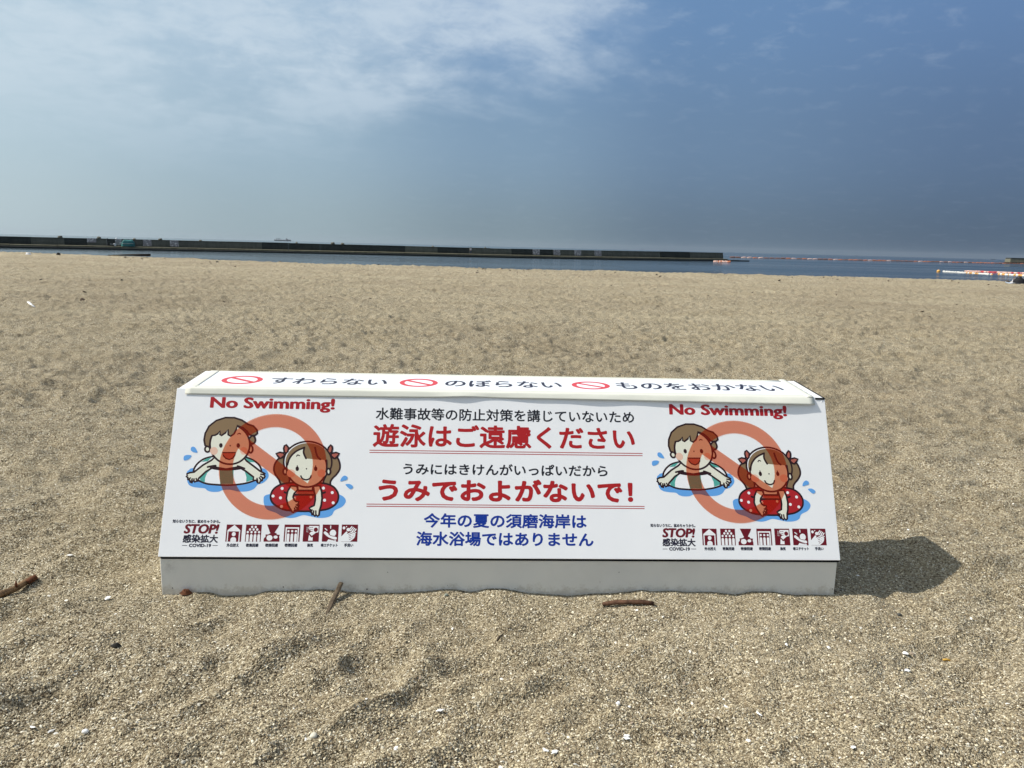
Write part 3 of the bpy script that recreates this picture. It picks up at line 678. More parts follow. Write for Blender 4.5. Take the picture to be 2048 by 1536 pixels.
# ---- top: white sheet, three prohibition marks and the lettering between them
a = TP.uv(428, 770); b = TP.uv(1595, 790)
sheet = hexa('top_sheet', TP.P(-H+.036, .006, .0008), TP.P(H-.040, .006, .0008), TP.P(H-.040, TP.L-.006, .0008), TP.P(-H+.036, TP.L-.006, .0008), 0.0008, TP.n, m_paper, topb, 0)
for xc, yc, wpx, ya, yb in ((484.3, 760.5, 82.5, 752, 768.8), (837.5, 766.2, 77, 758, 774.4), (1181.5, 771.5, 75.5, 763.8, 779.3)):
    c = TP.uv(xc, yc); l = TP.uv(xc-wpx/2, yc); r = TP.uv(xc+wpx/2, yc); t = TP.uv(xc, ya); q = TP.uv(xc, yb)
    rx = (r[0]-l[0])/2; ry = (t[1]-q[1])/2; cy_ = (t[1]+q[1])/2
    pr = Print(TP, 0.0010)
    def cc(k, a0, a1, n=40): return [(c[0]+rx*k*math.cos(a0+(a1-a0)*i/n), cy_+ry*k*math.sin(a0+(a1-a0)*i/n)) for i in range(n+1)]
    th = 0.17; an = math.radians(-38)
    pr.loops([cc(1, 0, 2*math.pi, 60)[:-1], cc(.74, an+th, an+math.pi-th), cc(.74, an+math.pi+th, an+2*math.pi-th)], 'topred'); pr.build('prohibition_mark', topb)
for body, x0, x1, ya, yb, ha in (('すわらない', 539, 776, 763, 763.5, 12.5), ('のぼらない', 890, 1122.5, 767.8, 769.5, 12.8), ('ものをおかない', 1233, 1563, 772, 776.5, 13.2)):
    r = rect_px(TP, x0, ya, x1, yb, ha); lettering(TP, body, 'navy', r, topb, 0.0016, w=0.0010)

# ---- masking tape round the sheet; the front one folds over the edge and has lifted at its right end
def strip(name, grid, label=None):
    n = len(grid); k = len(grid[0]); V = [p for row_ in grid for p in row_]
    Fc = [(i*k+j, (i+1)*k+j, (i+1)*k+j+1, i*k+j+1) for i in range(n-1) for j in range(k-1)]
    o = mesh_obj(name, V, Fc, m_tape, topb, smooth=True)
    sm = o.modifiers.new('thickness', 'SOLIDIFY'); sm.thickness = 0.0004; sm.offset = 1
    if label: o['label'] = label
    return o
fu0 = FP.uv(371, 783)[0]; fu1 = FP.uv(1627, 800)[0]
g_ = []
n = 110
for i in range(n+1):
    t = i/n; u = fu0+(fu1-fu0)*t
    lift = 0.0009+0.0085*max(0, (t-.30)/.70)**1.25+0.0016*math.sin(t*23)*t+0.0012*math.sin(t*61)*t
    lift += 0.004*math.exp(-((t-.425)/.03)**2)
    dlen = 0.0170+0.0015*math.sin(t*9)+0.004*max(0, (t-.8)/.2)-0.003*math.exp(-((t-.44)/.04)**2)
    row_ = []
    for v in (0.026, 0.014, 0.004, 0.0006): row_.append(TP.P(u, v, 0.0015+0.0003*math.sin(u*40+v*90)*(v < .02)))
    for k_ in (0.03, 0.25, 0.5, 0.75, 1.0):
        row_.append(FP.P(u, PLEN-dlen*k_, 0.0010+lift*k_**.8))
    g_.append(row_)
strip('tape', [[p for p in r_] for r_ in g_][::-1])
def top_tape(u0, v0, u1, v1, w, wav=0.0005, along='v', ridge=0.0):
    g2 = []
    m_ = 30
    for i in range(m_+1):
        t = i/m_; row_ = []
        for j_ in range(5):
            s_ = j_/4
            if along == 'v': uu = u0+(u1-u0)*s_; vv = v0+(v1-v0)*t
            else: uu = u0+(u1-u0)*t; vv = v0+(v1-v0)*(1-s_)
            row_.append(TP.P(uu, vv, w+wav*math.sin(t*37+s_*4)+ridge*math.sin(s_*math.pi)))
        g2.append(row_)
    return strip('tape', g2 if along == 'u' else g2[::-1])
top_tape(-H+.022, .002, -H+.047, TP.L-.001, .0013, .0001, 'v')
top_tape(H-.052, .000, H-.030, TP.L+.001, .0020, .0004, 'v', .0015)
top_tape(-H+.040, TP.L-.020, H-.045, TP.L-.001, .0011, .0001, 'u')
# nail heads, chips and specks
m_nail = mat('rusty nail', (0.05, 0.035, 0.03), 0.6, 0.4)
BP = Plane((0, .008, 0), (0, 0, 1), HB)
def nail(plane, x, y, r, m, w=0.0006, par=None):
    u, v = plane.uv(x, y); V = [plane.P(u, v, w)]; k = 8
    V += [plane.P(u+r*math.cos(2*math.pi*i/k), v+r*math.sin(2*math.pi*i/k), 0.0) for i in range(k)]
    mesh_obj('nail_head', V, [(0, 1+i, 1+(i+1) % k) for i in range(k)], m, par or BOX)
for x, y, r in ((345, 1176, .0016), (566.5, 1174, .0018), (734, 1178.5, .002), (1030, 1177, .0012), (1665, 1178, .0013), (775.5, 1144.5, .0011), (1238, 1144.5, .0012), (1200, 1164, .0010), (895, 1171, .0008)): nail(BP, x, y, r, m_nail)
nail(FP, 1643.5, 802.8, .0028, m_panel, 0.002, panel)
for x, y, r in ((442, 772.5, .0012), (446.5, 768.6, .0012), (430, 774, .0016), (459, 764, .0012), (465, 767, .001)): nail(TP, x, y, r, m_nail, 0.0016, topb)

# ------------------------------------------------------------------ the breakwater across the bay
def concrete(name, c, streak=0.5, dark=0.35, topband=0.0, sc=1.0):
    def f(t, b):
        tcn = t.n('ShaderNodeTexCoord'); P = tcn.outputs['Object']
        mp_ = t.n('ShaderNodeMapping'); t.l(P, mp_.inputs[0]); mp_.inputs['Scale'].default_value = (1.3*sc, 1.3*sc, 0.12*sc)
        n1 = t.n('ShaderNodeTexNoise', i_Scale=1.1, i_Detail=6.0, i_Roughness=0.7); t.l(mp_.outputs[0], n1.inputs[0])
        n2 = t.n('ShaderNodeTexNoise', i_Scale=0.5*sc, i_Detail=6.0, i_Roughness=0.65); t.l(P, n2.inputs[0])
        k = t.math('ADD', t.math('MULTIPLY', n1.outputs[0], 0.55), t.math('MULTIPLY', n2.outputs[0], 0.45))
        k = t.maprange(k, 0.40, 0.62, 0.0, streak, smooth=True)
        o = t.mix(k, c, tuple(q*dark for q in c))
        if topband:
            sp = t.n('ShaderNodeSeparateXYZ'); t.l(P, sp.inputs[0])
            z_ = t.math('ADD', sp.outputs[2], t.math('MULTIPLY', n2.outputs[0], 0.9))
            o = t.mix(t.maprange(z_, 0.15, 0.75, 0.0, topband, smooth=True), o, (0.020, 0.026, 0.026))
        t.l(o, b.inputs['Base Color'])
    return mat(name, c, 0.9, 0.1, f)
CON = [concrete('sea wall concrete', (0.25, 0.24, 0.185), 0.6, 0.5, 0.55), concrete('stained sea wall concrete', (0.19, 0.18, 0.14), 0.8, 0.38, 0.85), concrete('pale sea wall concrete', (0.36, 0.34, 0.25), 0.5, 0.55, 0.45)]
m_lip = concrete('walkway edge concrete', (0.15, 0.14, 0.095), 0.7, 0.4)
m_wet = mat('wet weedy concrete', (0.010, 0.011, 0.009), 0.6, 0.3)
m_arm = concrete('weathered block concrete', (0.17, 0.16, 0.125), 0.5, 0.5)
ctrl = [(-230, 88), (-165, 133), (-109, 164.5), (-61.5, 187), (-1.3, 203), (36, 224), (73, 253), (82, 260)]
BW = np.array(spline(ctrl, False, 40)); dxy = np.diff(BW, axis=0); BS = np.concatenate([[0], np.cumsum(np.hypot(dxy[:, 0], dxy[:, 1]))])
def px_of(P):
    d = np.asarray(P, float)-CC; z = d@cf; return 1024+F*(d@CR)/z, 768-F*(d@CU)/z
_t = np.gradient(BW, axis=0); _t /= np.linalg.norm(_t, axis=1)[:, None]
bpx = np.array([px_of((p[0]-q[1]*2.7, p[1]+q[0]*2.7, -1.0))[0] for p, q in zip(BW, _t)])
def wall_at(pxx):
    s = np.interp(pxx, bpx, BS); return s
def wpt(s, depth, z):
    """point on the breakwater: distance along, depth behind its water edge, level"""
    x = np.interp(s, BS, BW[:, 0]); y = np.interp(s, BS, BW[:, 1]); e = 0.5
    tx = np.interp(s+e, BS, BW[:, 0])-np.interp(s-e, BS, BW[:, 0]); ty = np.interp(s+e, BS, BW[:, 1])-np.interp(s-e, BS, BW[:, 1])
    l = math.hypot(tx, ty) or 1; return np.array([x-ty/l*depth, y+tx/l*depth, z])
ztx = [0, 520, 1020, 1445]; ztz = [0.37, 0.44, 0.33, 0.66]
def ztop(s): return float(np.interp(np.interp(s, BS, bpx), ztx, ztz))
bw = empty('breakwater', (0, 200, SEA)); tag(bw, 'long low dark concrete breakwater wall across the water with a walkway ledge', 'breakwater')
def extrude(name, prof, s0, s1, m, parent, off, nseg=2, gap=0.0):
    """prof: list of (depth, z or callable); closed ring swept between s0 and s1"""
    V = []; n = len(prof)
    for k in range(nseg+1):
        s = s0+gap+(s1-s0-2*gap)*k/nseg
        for dpt, z in prof: V.append(wpt(s, dpt, z(s) if callable(z) else z)-off)
    Fc = []
    for k in range(nseg):
        for q in range(n): Fc.append((k*n+q, (k+1)*n+q, (k+1)*n+(q+1) % n, k*n+(q+1) % n))
    Fc.append(tuple(range(n))); Fc.append(tuple(range(nseg*n+n-1, nseg*n-1, -1)))
    o = mesh_obj(name, V, Fc, m, parent)
    bm = bmesh.new(); bm.from_mesh(o.data); bmesh.ops.recalc_face_normals(bm, faces=bm.faces); bm.to_mesh(o.data); bm.free(); return o
boff = np.array([0, 200, SEA])
joints = [-260, -190, -130, -70, -8, 62, 129, 175, 214, 268, 345, 400, 457, 524, 577, 640, 695, 753, 810, 875, 938, 981, 1023, 1064, 1105, 1140, 1224, 1320.5, 1380, 1446]
tone = {0: 0, 1: 1, 2: 0, 3: 1, 4: 1, 5: 0, 6: 1, 7: 0, 8: 1, 9: 0, 10: 0, 11: 0, 12: 0, 13: 1, 14: 1, 15: 1, 16: 1, 17: 1, 18: 0, 19: 1, 20: 0, 21: 0, 22: 1, 23: 1, 24: 0, 25: 0, 26: 0, 27: 1, 28: 0}
for i in range(len(joints)-1):
    s0, s1 = wall_at(joints[i]), wall_at(joints[i+1])
    j_ = random.uniform(-.03, .03)
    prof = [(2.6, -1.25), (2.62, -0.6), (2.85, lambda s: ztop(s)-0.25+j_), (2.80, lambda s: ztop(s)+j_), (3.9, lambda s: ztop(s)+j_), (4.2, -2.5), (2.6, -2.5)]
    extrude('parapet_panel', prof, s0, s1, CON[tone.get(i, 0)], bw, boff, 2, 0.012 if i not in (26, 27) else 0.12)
sec = [-260, -100, 20, 115, 240, 457, 577, 753, 938, 1105, 1240, 1340, 1472]
for i in range(len(sec)-1):
    s0 = wall_at(sec[i]); s1 = wall_at(sec[i+1]) if i < len(sec)-2 else wall_at(1446)+5.0
    if i == len(sec)-2:
        pass
    dz = random.uniform(-.05, .05)
    extrude('walkway_section', [(0.45, -1.62), (0.50, -1.30+dz), (2.7, -1.18+dz), (2.7, -1.9), (0.45, -1.9)], s0, s1 if i < len(sec)-2 else wall_at(1446)-0.5, m_lip, bw, boff, 3, 0.05)
    extrude('footing', [(0.0, -3.0), (0.0, -1.70+dz), (0.15, -1.58+dz), (0.6, -1.58+dz), (3.6, -1.60), (3.6, -3.0)], s0, s1, m_wet, bw, boff, 3)
# low spur beyond the end
e0 = wpt(wall_at(1446)+4.5, 0, 0); td = (BW[-1]-BW[-6]); td /= np.linalg.norm(td)
V = [(e0[0]+td[0]*a+(-td[1])*b, e0[1]+td[1]*a+td[0]*b, z) for z in (-3.0, -1.66) for a, b in ((-1, 0), (6.0, 0), (6.0, 3.5), (-1, 3.5))]
mesh_obj('footing', [np.array(v)-boff for v in V], [(0, 1, 5, 4), (1, 2, 6, 5), (2, 3, 7, 6), (3, 0, 4, 7), (4, 5, 6, 7), (3, 2, 1, 0)], m_wet, bw)
# painted picture panels on the wall face
def mural_nodes(t, b):
    tcn = t.n('ShaderNodeTexCoord')
    n1 = t.n('ShaderNodeTexVoronoi', i_Scale=2.6); t.l(tcn.outputs['Object'], n1.inputs[0])
    n2 = t.n('ShaderNodeTexNoise', i_Scale=2.2, i_Detail=5.0, i_Roughness=0.7); t.l(tcn.outputs['Object'], n2.inputs[0])
    k = t.maprange(t.math('ADD', t.math('MULTIPLY', n1.outputs[0], 0.5), t.math('MULTIPLY', n2.outputs[0], 0.7)), 0.40, 0.62, smooth=True)
    t.l(t.mix(k, (0.62, 0.59, 0.56), (0.26, 0.24, 0.24)), b.inputs['Base Color'])
m_mural = mat('faded wall painting', (0.4, 0.4, 0.4), 0.8, 0.1, mural_nodes)
for x0, x1, z0, z1 in ((174.5, 193, .42, 1.0), (230.5, 244, .1, .95), (286.5, 303.5, .08, .97), (340, 357.5, .10, .97), (1065, 1079, .08, .99), (1106.5, 1120, .06, .97), (1148, 1162, .08, .97), (1188.5, 1202.5, .08, .97)):
    s0, s1 = wall_at(x0), wall_at(x1); zt_ = ztop(s0); zb = -1.18
    def zz_(f): return zb+(zt_-zb)*f
    extrude('painted_picture', [(2.53, zz_(z0)), (2.55, -0.6 if z0 < .3 else zz_(z0+.1)), (2.72, zz_(z1)), (2.80, zz_(z1)), (2.80, zz_(z0))], s0, s1, m_mural, bw, boff, 1)

# armour blocks whose tops show over the wall
def block_mesh(seed):
    r = random.Random(seed); bm = bmesh.new()
    dirs = [(0, 0, 1), (.94, 0, -.33), (-.47, .82, -.33), (-.47, -.82, -.33)]
    R_ = Matrix.Rotation(r.uniform(0, 6.28), 3, 'Z')@Matrix.Rotation(r.uniform(-.35, .35), 3, 'X')
    for d_ in dirs:
        d_ = R_@Vector(d_); q = d_.to_track_quat('Z', 'Y').to_matrix()
        ringp = None
        for h, rad in ((0, .62), (.9, .50), (1.30, .42), (1.38, .30)):
            rg = [bm.verts.new(q@Vector((rad*math.cos(6.283*k/10), rad*math.sin(6.283*k/10), h))) for k in range(10)]
            if ringp:
                for k in range(10): bm.faces.new((ringp[k], ringp[(k+1) % 10], rg[(k+1) % 10], rg[k]))
            ringp = rg
        bm.faces.new(ringp)
    bmesh.ops.create_icosphere(bm, subdivisions=2, radius=.66)
    me = bpy.data.meshes.new('armour_block'); bm.to_mesh(me); bm.free(); me.materials.append(m_arm); return me
blk = [block_mesh(s) for s in range(3)]
HB_ = [(122, 471.0, 'above the left end of the far wall', 1.1), (197, 472.8, 'over the wall just left of the teal tarp heap', .95), (270, 476.2, 'over the wall right beside the teal tarp heap', .8), (322, 476.4, 'over the wall between two painted pictures', 1.0), (400, 479.4, 'over the wall well right of the teal heap, alone', .85), (594, 483.6, 'low over the wall right of the distant ship', .6), (667, 484.2, 'taller one of the close pair on the wall', 1.1), (684, 485.4, 'lower one of the close pair on the wall', 1.0), (866, 491.3, 'over the wall left of the standing walker', .7), (971, 494.2, 'over the wall right of the standing walker', .6)]
for i, (x, yt, where, sc_) in enumerate(HB_):
    s = wall_at(x); p = wpt(s, 5.2, 0); rd = ray(x, yt); P = CC+rd*(math.hypot(p[0], p[1])/math.hypot(rd[0], rd[1]))
    o = bpy.data.objects.new('armour_block', blk[i % 3]); col.objects.link(o)
    zb = max((o.data.vertices[k].co.z for k in range(len(o.data.vertices))))
    o.scale = (sc_, sc_, 1.3); o.location = (P[0], P[1], P[2]-zb*1.3)
    tag(o, 'grey concrete armour block tip showing '+where, 'concrete block', 'armour blocks behind the breakwater')

# heap under a teal tarpaulin, post, bucket, low table, bag on the wall
def blob(name, fn, nu=28, nv=12, m=None, parent=None):
    V = [fn(6.2832*i/nu, j/nv) for j in range(nv+1) for i in range(nu)]
    Fc = [(j*nu+i, j*nu+(i+1) % nu, (j+1)*nu+(i+1) % nu, (j+1)*nu+i) for j in range(nv) for i in range(nu)]
    Fc.append(tuple(range(nv*nu, nv*nu+nu)))
    return mesh_obj(name, V, Fc, m, parent, smooth=True)
m_teal = mat('teal tarpaulin', (0.03, 0.17, 0.16), 0.5, 0.4, worn(1.5, 0.5, 0.6))
s = wall_at(256.3); p = wpt(s, 1.6, -1.22)
angw = math.atan2(*(wpt(s+1, 0, 0)-wpt(s-1, 0, 0))[[1, 0]])
def tarp(a, v):
    f = math.cos(v*1.45)**0.45; r1 = 1.38*f*(1+.05*math.sin(3*a+v*4)+.035*math.sin(7*a)); r2 = .8*f*(1+.06*math.sin(5*a+2)); z = 1.42*math.sin(v*1.5708)*(1+.06*math.sin(2*a+1)+.04*math.sin(9*a)*(1-v))
    return (r1*math.copysign(abs(math.cos(a))**.7, math.cos(a)), r2*math.copysign(abs(math.sin(a))**.7, math.sin(a)), z)
hp = empty('tarpaulin_heap', p, angw); tag(hp, 'rounded heap covered with teal tarpaulin on the breakwater walkway', 'tarpaulin')
blob('tarpaulin', tarp, m=m_teal, parent=hp)
m_rope = mat('pale rope', (0.6, 0.6, 0.55), 0.8)
def tube(name, path, rad, m, parent=None, sides=8, jit=0.0, sm=True, seed=0, flat=1.0):
    r = random.Random(seed); P = [np.array(q, float) for q in path]; V = []; n = len(P)
    if isinstance(rad, (int, float)): rad = [rad]*n
    for i, q in enumerate(P):
        t = P[min(i+1, n-1)]-P[max(i-1, 0)]; t /= np.linalg.norm(t)
        up = np.array([0, 0, 1.]) if abs(t[2]) < .9 else np.array([1., 0, 0]); a = np.cross(t, up); a /= np.linalg.norm(a); b = np.cross(a, t)
        for k in range(sides):
            an = 6.2832*k/sides; rr = rad[i]*(1+r.uniform(-jit, jit)); V.append(q+a*math.cos(an)*rr+b*math.sin(an)*rr*flat)
    Fc = [(i*sides+k, i*sides+(k+1) % sides, (i+1)*sides+(k+1) % sides, (i+1)*sides+k) for i in range(n-1) for k in range(sides)]
    Fc += [tuple(range(sides))[::-1], tuple(range((n-1)*sides, n*sides))]
    return mesh_obj(name, V, Fc, m, parent, smooth=sm)
tube('tie_rope', [(x_, -.86+.2*abs(x_)**2*.2, .62+.05*math.sin(x_*3)) for x_ in np.linspace(-1.2, 1.2, 12)], .03, m_rope, hp, 6)
m_dark = mat('dark metal', (0.02, 0.02, 0.022), 0.6); m_white = mat('white plastic', (0.8, 0.8, 0.8), 0.4)
s = wall_at(215.5); p = wpt(s, 2.2, -1.2); tag(tube('mooring_post', [p, p+[0, 0, .1], p+[0, 0, 1.55], p+[0, 0, 1.7]], [.16, .10, .09, .12], m_dark), 'dark upright post on the walkway left of the teal tarpaulin heap', 'post')
s = wall_at(230); p = wpt(s, 1.4, -1.2)
bk = blob('bucket', lambda a, v: (p[0]+(.20+.08*v)*math.cos(a), p[1]+(.20+.08*v)*math.sin(a), p[2]+.55*v), 12, 4, m_white); tag(bk, 'small white bucket on the walkway left of the teal tarpaulin heap', 'bucket')
s = wall_at(224.5); p = wpt(s, 1.4, -1.2); tb = empty('low_table', p, angw); tag(tb, 'low folding table with white top beside the white bucket on the walkway', 'table')
def box(name, c, sz, m, parent, rz=0):
    x, y, z = [q/2 for q in sz]; V = [(c[0]+a*x, c[1]+b*y, c[2]+d_*z) for a, b, d_ in ((-1, -1, -1), (1, -1, -1), (1, 1, -1), (-1, 1, -1), (-1, -1, 1), (1, -1, 1), (1, 1, 1), (-1, 1, 1))]
    return mesh_obj(name, V, [(0, 3, 2, 1), (4, 5, 6, 7), (0, 1, 5, 4), (1, 2, 6, 5), (2, 3, 7, 6), (3, 0, 4, 7)], m, parent)
box('table_top', (0, 0, .42), (.9, .5, .05), m_white, tb)
for a in (-1, 1):
    for b in (-1, 1): box('leg', (a*.38, b*.2, .2), (.05, .05, .4), m_dark, tb)
s = wall_at(233.5); p = wpt(s, 3.3, ztop(s)); bg_ = blob('plastic_bag', lambda a, v: (p[0]+.24*math.cos(a)*(1-v*v*.8)*(1+.1*math.sin(3*a)), p[1]+.18*math.sin(a)*(1-v*v*.8), p[2]+.24*v), 12, 5, m_white); tag(bg_, 'small white bag lying on top of the wall above the bucket', 'bag')

# ---- walker
def skin_body(name, joints_, bones, m, parent=None, sub=1):
    me = bpy.data.meshes.new(name); me.from_pydata([j[0] for j in joints_], bones, []); o = bpy.data.objects.new(name, me); col.objects.link(o)
    md = o.modifiers.new('skin', 'SKIN'); sv = me.skin_vertices[0].data
    for i, j in enumerate(joints_): sv[i].radius = (j[1], j[1]*.9)
    sv[0].use_root = True
    ss = o.modifiers.new('sub', 'SUBSURF'); ss.levels = sub; ss.render_levels = sub
    dg = bpy.context.evaluated_depsgraph_get(); m2 = bpy.data.meshes.new_from_object(o.evaluated_get(dg)); o.modifiers.clear(); o.data = m2; m2.materials.clear(); m2.materials.append(m)
    m2.polygons.foreach_set('use_smooth', [True]*len(m2.polygons))
    if parent: o.parent = parent
    return o
m_skin = mat('skin', (0.42, 0.26, 0.18), 0.6); m_shirt = mat('white shirt', (0.82, 0.82, 0.82), 0.8); m_trou = mat('grey blue trousers', (0.06, 0.07, 0.10), 0.8); m_hair = mat('black hair', (0.01, 0.01, 0.012), 0.6)
s = wall_at(938.3); p = wpt(s, 0.8, -1.25)
w = empty('person', p, math.radians(-60)); tag(w, 'person in white top and dark trousers standing on the breakwater walkway', 'person')
J = [((0, 0, .92), .13), ((.02, 0, 1.15), .12), ((.06, 0, 1.36), .13), ((.09, 0, 1.50), .055), ((.12, 0, 1.60), .10), ((.13, 0, 1.68), .095),
     ((.05, .19, 1.38), .06), ((.02, .24, 1.12), .045), ((.16, .22, .92), .035), ((.05, -.19, 1.38), .06), ((-.02, -.24, 1.12), .045), ((.10, -.24, .90), .035),
     ((.0, .10, .85), .10), ((.10, .10, .48), .07), ((.08, .10, .08), .05), ((.20, .10, .04), .045), ((.0, -.10, .85), .10), ((-.06, -.10, .48), .07), ((-.16, -.10, .08), .05), ((-.05, -.10, .04), .045)]
Bn = [(0, 1), (1, 2), (2, 3), (3, 4), (4, 5), (2, 6), (6, 7), (7, 8), (2, 9), (9, 10), (10, 11), (0, 12), (12, 13), (13, 14), (14, 15), (0, 16), (16, 17), (17, 18), (18, 19)]
skin_body('body', J, Bn, m_skin, w, 2)
skin_body('shirt', [((0, 0, .95), .155), ((.02, 0, 1.15), .15), ((.06, 0, 1.38), .15), ((.08, 0, 1.46), .07), ((.05, .20, 1.38), .075), ((.02, .25, 1.15), .065), ((.05, -.20, 1.38), .075), ((-.02, -.25, 1.15), .065)], [(0, 1), (1, 2), (2, 3), (2, 4), (4, 5), (2, 6), (6, 7)], m_shirt, w, 2)
skin_body('trousers', [((0, 0, .97), .15), ((0, 0, .88), .14), ((.0, .10, .80), .115), ((.10, .10, .48), .085), ((.08, .10, .10), .07), ((.0, -.10, .80), .115), ((-.06, -.10, .48), .085), ((-.16, -.10, .10), .07)], [(0, 1), (1, 2), (2, 3), (3, 4), (1, 5), (5, 6), (6, 7)], m_trou, w, 2)
blob('hair', lambda a, v: (.115+.115*math.cos(a)*math.cos(v*1.5), .11*math.sin(a)*math.cos(v*1.5), 1.66+.13*math.sin(v*1.5)), 12, 6, m_hair, w)

# ---- concrete block at the far right: end of the next breakwater
nb = empty('breakwater', (0, 0, SEA)); tag(nb, 'pale concrete end of another breakwater at the far right edge', 'breakwater')
d_ = ray(2020.5, 527.0); A = CC+d_*((SEA-CAMH)/d_[2]); rt = np.array([math.cos(.55), math.sin(.55)*-.2, 0]); rt /= np.linalg.norm(rt); bk_ = np.array([-rt[1], rt[0], 0])
dT = ray(2020.5, 515.6); zT = CAMH+dT[2]*A[1]/dT[1]
def qb(a, b, z): return A+rt*a+bk_*b-np.array([0, 0, SEA])+np.array([0, 0, z-SEA])
def slab(name, a0, a1, b0, b1, z0, z1, m):
    V = [qb(a, b, z) for z in (z0, z1) for a, b in ((a0, b0), (a1, b0), (a1, b1), (a0, b1))]
    return mesh_obj(name, V, [(0, 1, 5, 4), (1, 2, 6, 5), (2, 3, 7, 6), (3, 0, 4, 7), (4, 5, 6, 7), (3, 2, 1, 0)], m, nb)
zz0 = zT-0.75
slab('parapet_panel', 0, 14, 0.4, 8, SEA, zz0, CON[2]); slab('parapet_panel', 14.2, 34, 0.4, 8, SEA, zz0, CON[2])
slab('coping', .4, 34, 0.3, 8, zz0+.01, zT, CON[1]); slab('footing', -.8, 34, -1.0, 8, SEA-1, SEA+.9, m_wet)

# ---- floats
m_or = mat('faded orange float', (0.62, 0.20, 0.09), 0.55, 0.4); m_dor = mat('brown orange float', (0.30, 0.12, 0.06), 0.6, 0.3); m_pk = mat('pale pink float', (0.85, 0.55, 0.45), 0.5, 0.4)
m_wf = mat('white float', (0.85, 0.83, 0.78), 0.45, 0.4); m_rf = mat('red float', (0.60, 0.05, 0.05), 0.5, 0.4); m_yf = mat('yellow orange float', (0.80, 0.42, 0.10), 0.5, 0.4)
def float_mesh(L, R, m, sides=8):
    prof = [(-.5, .12), (-.46, .45), (-.36, .9), (-.15, 1.0), (.15, 1.0), (.36, .9), (.46, .45), (.5, .12)]
    V = [(a*L, R*b*math.cos(6.2832*k/sides), R*b*math.sin(6.2832*k/sides)) for a, b in prof for k in range(sides)]; n = len(prof)
    Fc = [(i*sides+k, (i+1)*sides+k, (i+1)*sides+(k+1) % sides, i*sides+(k+1) % sides) for i in range(n-1) for k in range(sides)]+[tuple(range(sides)), tuple(range(n*sides-1, (n-1)*sides-1, -1))]
    me = bpy.data.meshes.new('float'); me.from_pydata(V, [], Fc); me.materials.append(m); me.polygons.foreach_set('use_smooth', [True]*len(me.polygons)); return me
def float_line(name, label, A, B, n, L, R, mats, sag=0.0, group=None, jitter=0.0):
    r = random.Random(int(A[0]*10)); e = empty(name, (A[0], A[1], SEA)); tag(e, label, 'float line', group)
    A = np.array(A, float)[:2]; B = np.array(B, float)[:2]; dv = B-A; ln = np.linalg.norm(dv); nn = np.array([-dv[1], dv[0]])/ln
    ms = [float_mesh(L, R, m) for m in mats]; pts = []
    for i in range(n):
        t = (i+.5)/n; q = dv*t+nn*(sag*math.sin(t*math.pi)+r.uniform(-jitter, jitter)); pts.append((q[0], q[1], R*.25))
    for i, q in enumerate(pts):
        a = pts[min(i+1, n-1)]; b = pts[max(i-1, 0)]; o = bpy.data.objects.new('float', ms[r.randrange(len(ms))]); col.objects.link(o)
        o.parent = e; o.location = (q[0], q[1], R*.3+r.uniform(-.2, .2)*R); o.rotation_euler = (0, r.uniform(-.06, .06), math.atan2(a[1]-b[1], a[0]-b[0])+r.uniform(-.05, .05))
    tube('rope', [(q[0], q[1], .02) for q in pts], R*.12, m_rope, e, 5)
    return e
A = at(1459, 515.2, SEA); B = at(2075, 528.6, SEA)
e = float_line('float_line', 'long line of orange floats strung on the sea from breakwater to right edge', A, B, 68, 3.7, .42, [m_or, m_dor, m_dor, m_or, m_pk], -3)
A = at(1427, 523.6, SEA); B = at(1461, 524.6, SEA)
float_line('float_line', 'short bunch of pale orange floats at the tip of the breakwater', A, B, 12, .52, .30, [m_pk, m_or, m_pk], 0, jitter=.15)
o = blob('mooring_buoy', lambda a, v: (.33*math.cos(a)*math.sin(math.pi*(.04+.96*v)), .33*math.sin(a)*math.sin(math.pi*(.04+.96*v)), .30*-math.cos(math.pi*(.04+.96*v))), 16, 10, m_yf)
P = at(1876.7, 544, SEA); o.location = (P[0], P[1], SEA+.15); tag(o, 'single round orange buoy floating left of the white float lines', 'buoy')
A = at(1886, 543.3, SEA); B = at(1986, 549.6, SEA)
float_line('float_line', 'front line of white floats beside the single round buoy', A, B, 34, .40, .17, [m_wf, m_wf, m_wf, m_yf, m_wf], 0, 'white and red floats near the right edge', .12)
A = at(1930, 542.6, SEA); B = at(2075, 548.0, SEA)
float_line('float_line', 'rear line of red and pink floats behind the white ones', A, B, 52, .55, .16, [m_rf, m_pk, m_rf, m_pk], 0, 'white and red floats near the right edge', .15)
A = at(1998, 549.2, SEA); B = at(2075, 553.4, SEA)
float_line('float_line', 'line of cream and orange floats nearest the shore at the right edge', A, B, 24, .45, .20, [m_wf, m_yf, m_wf], 0, 'white and red floats near the right edge', .12)

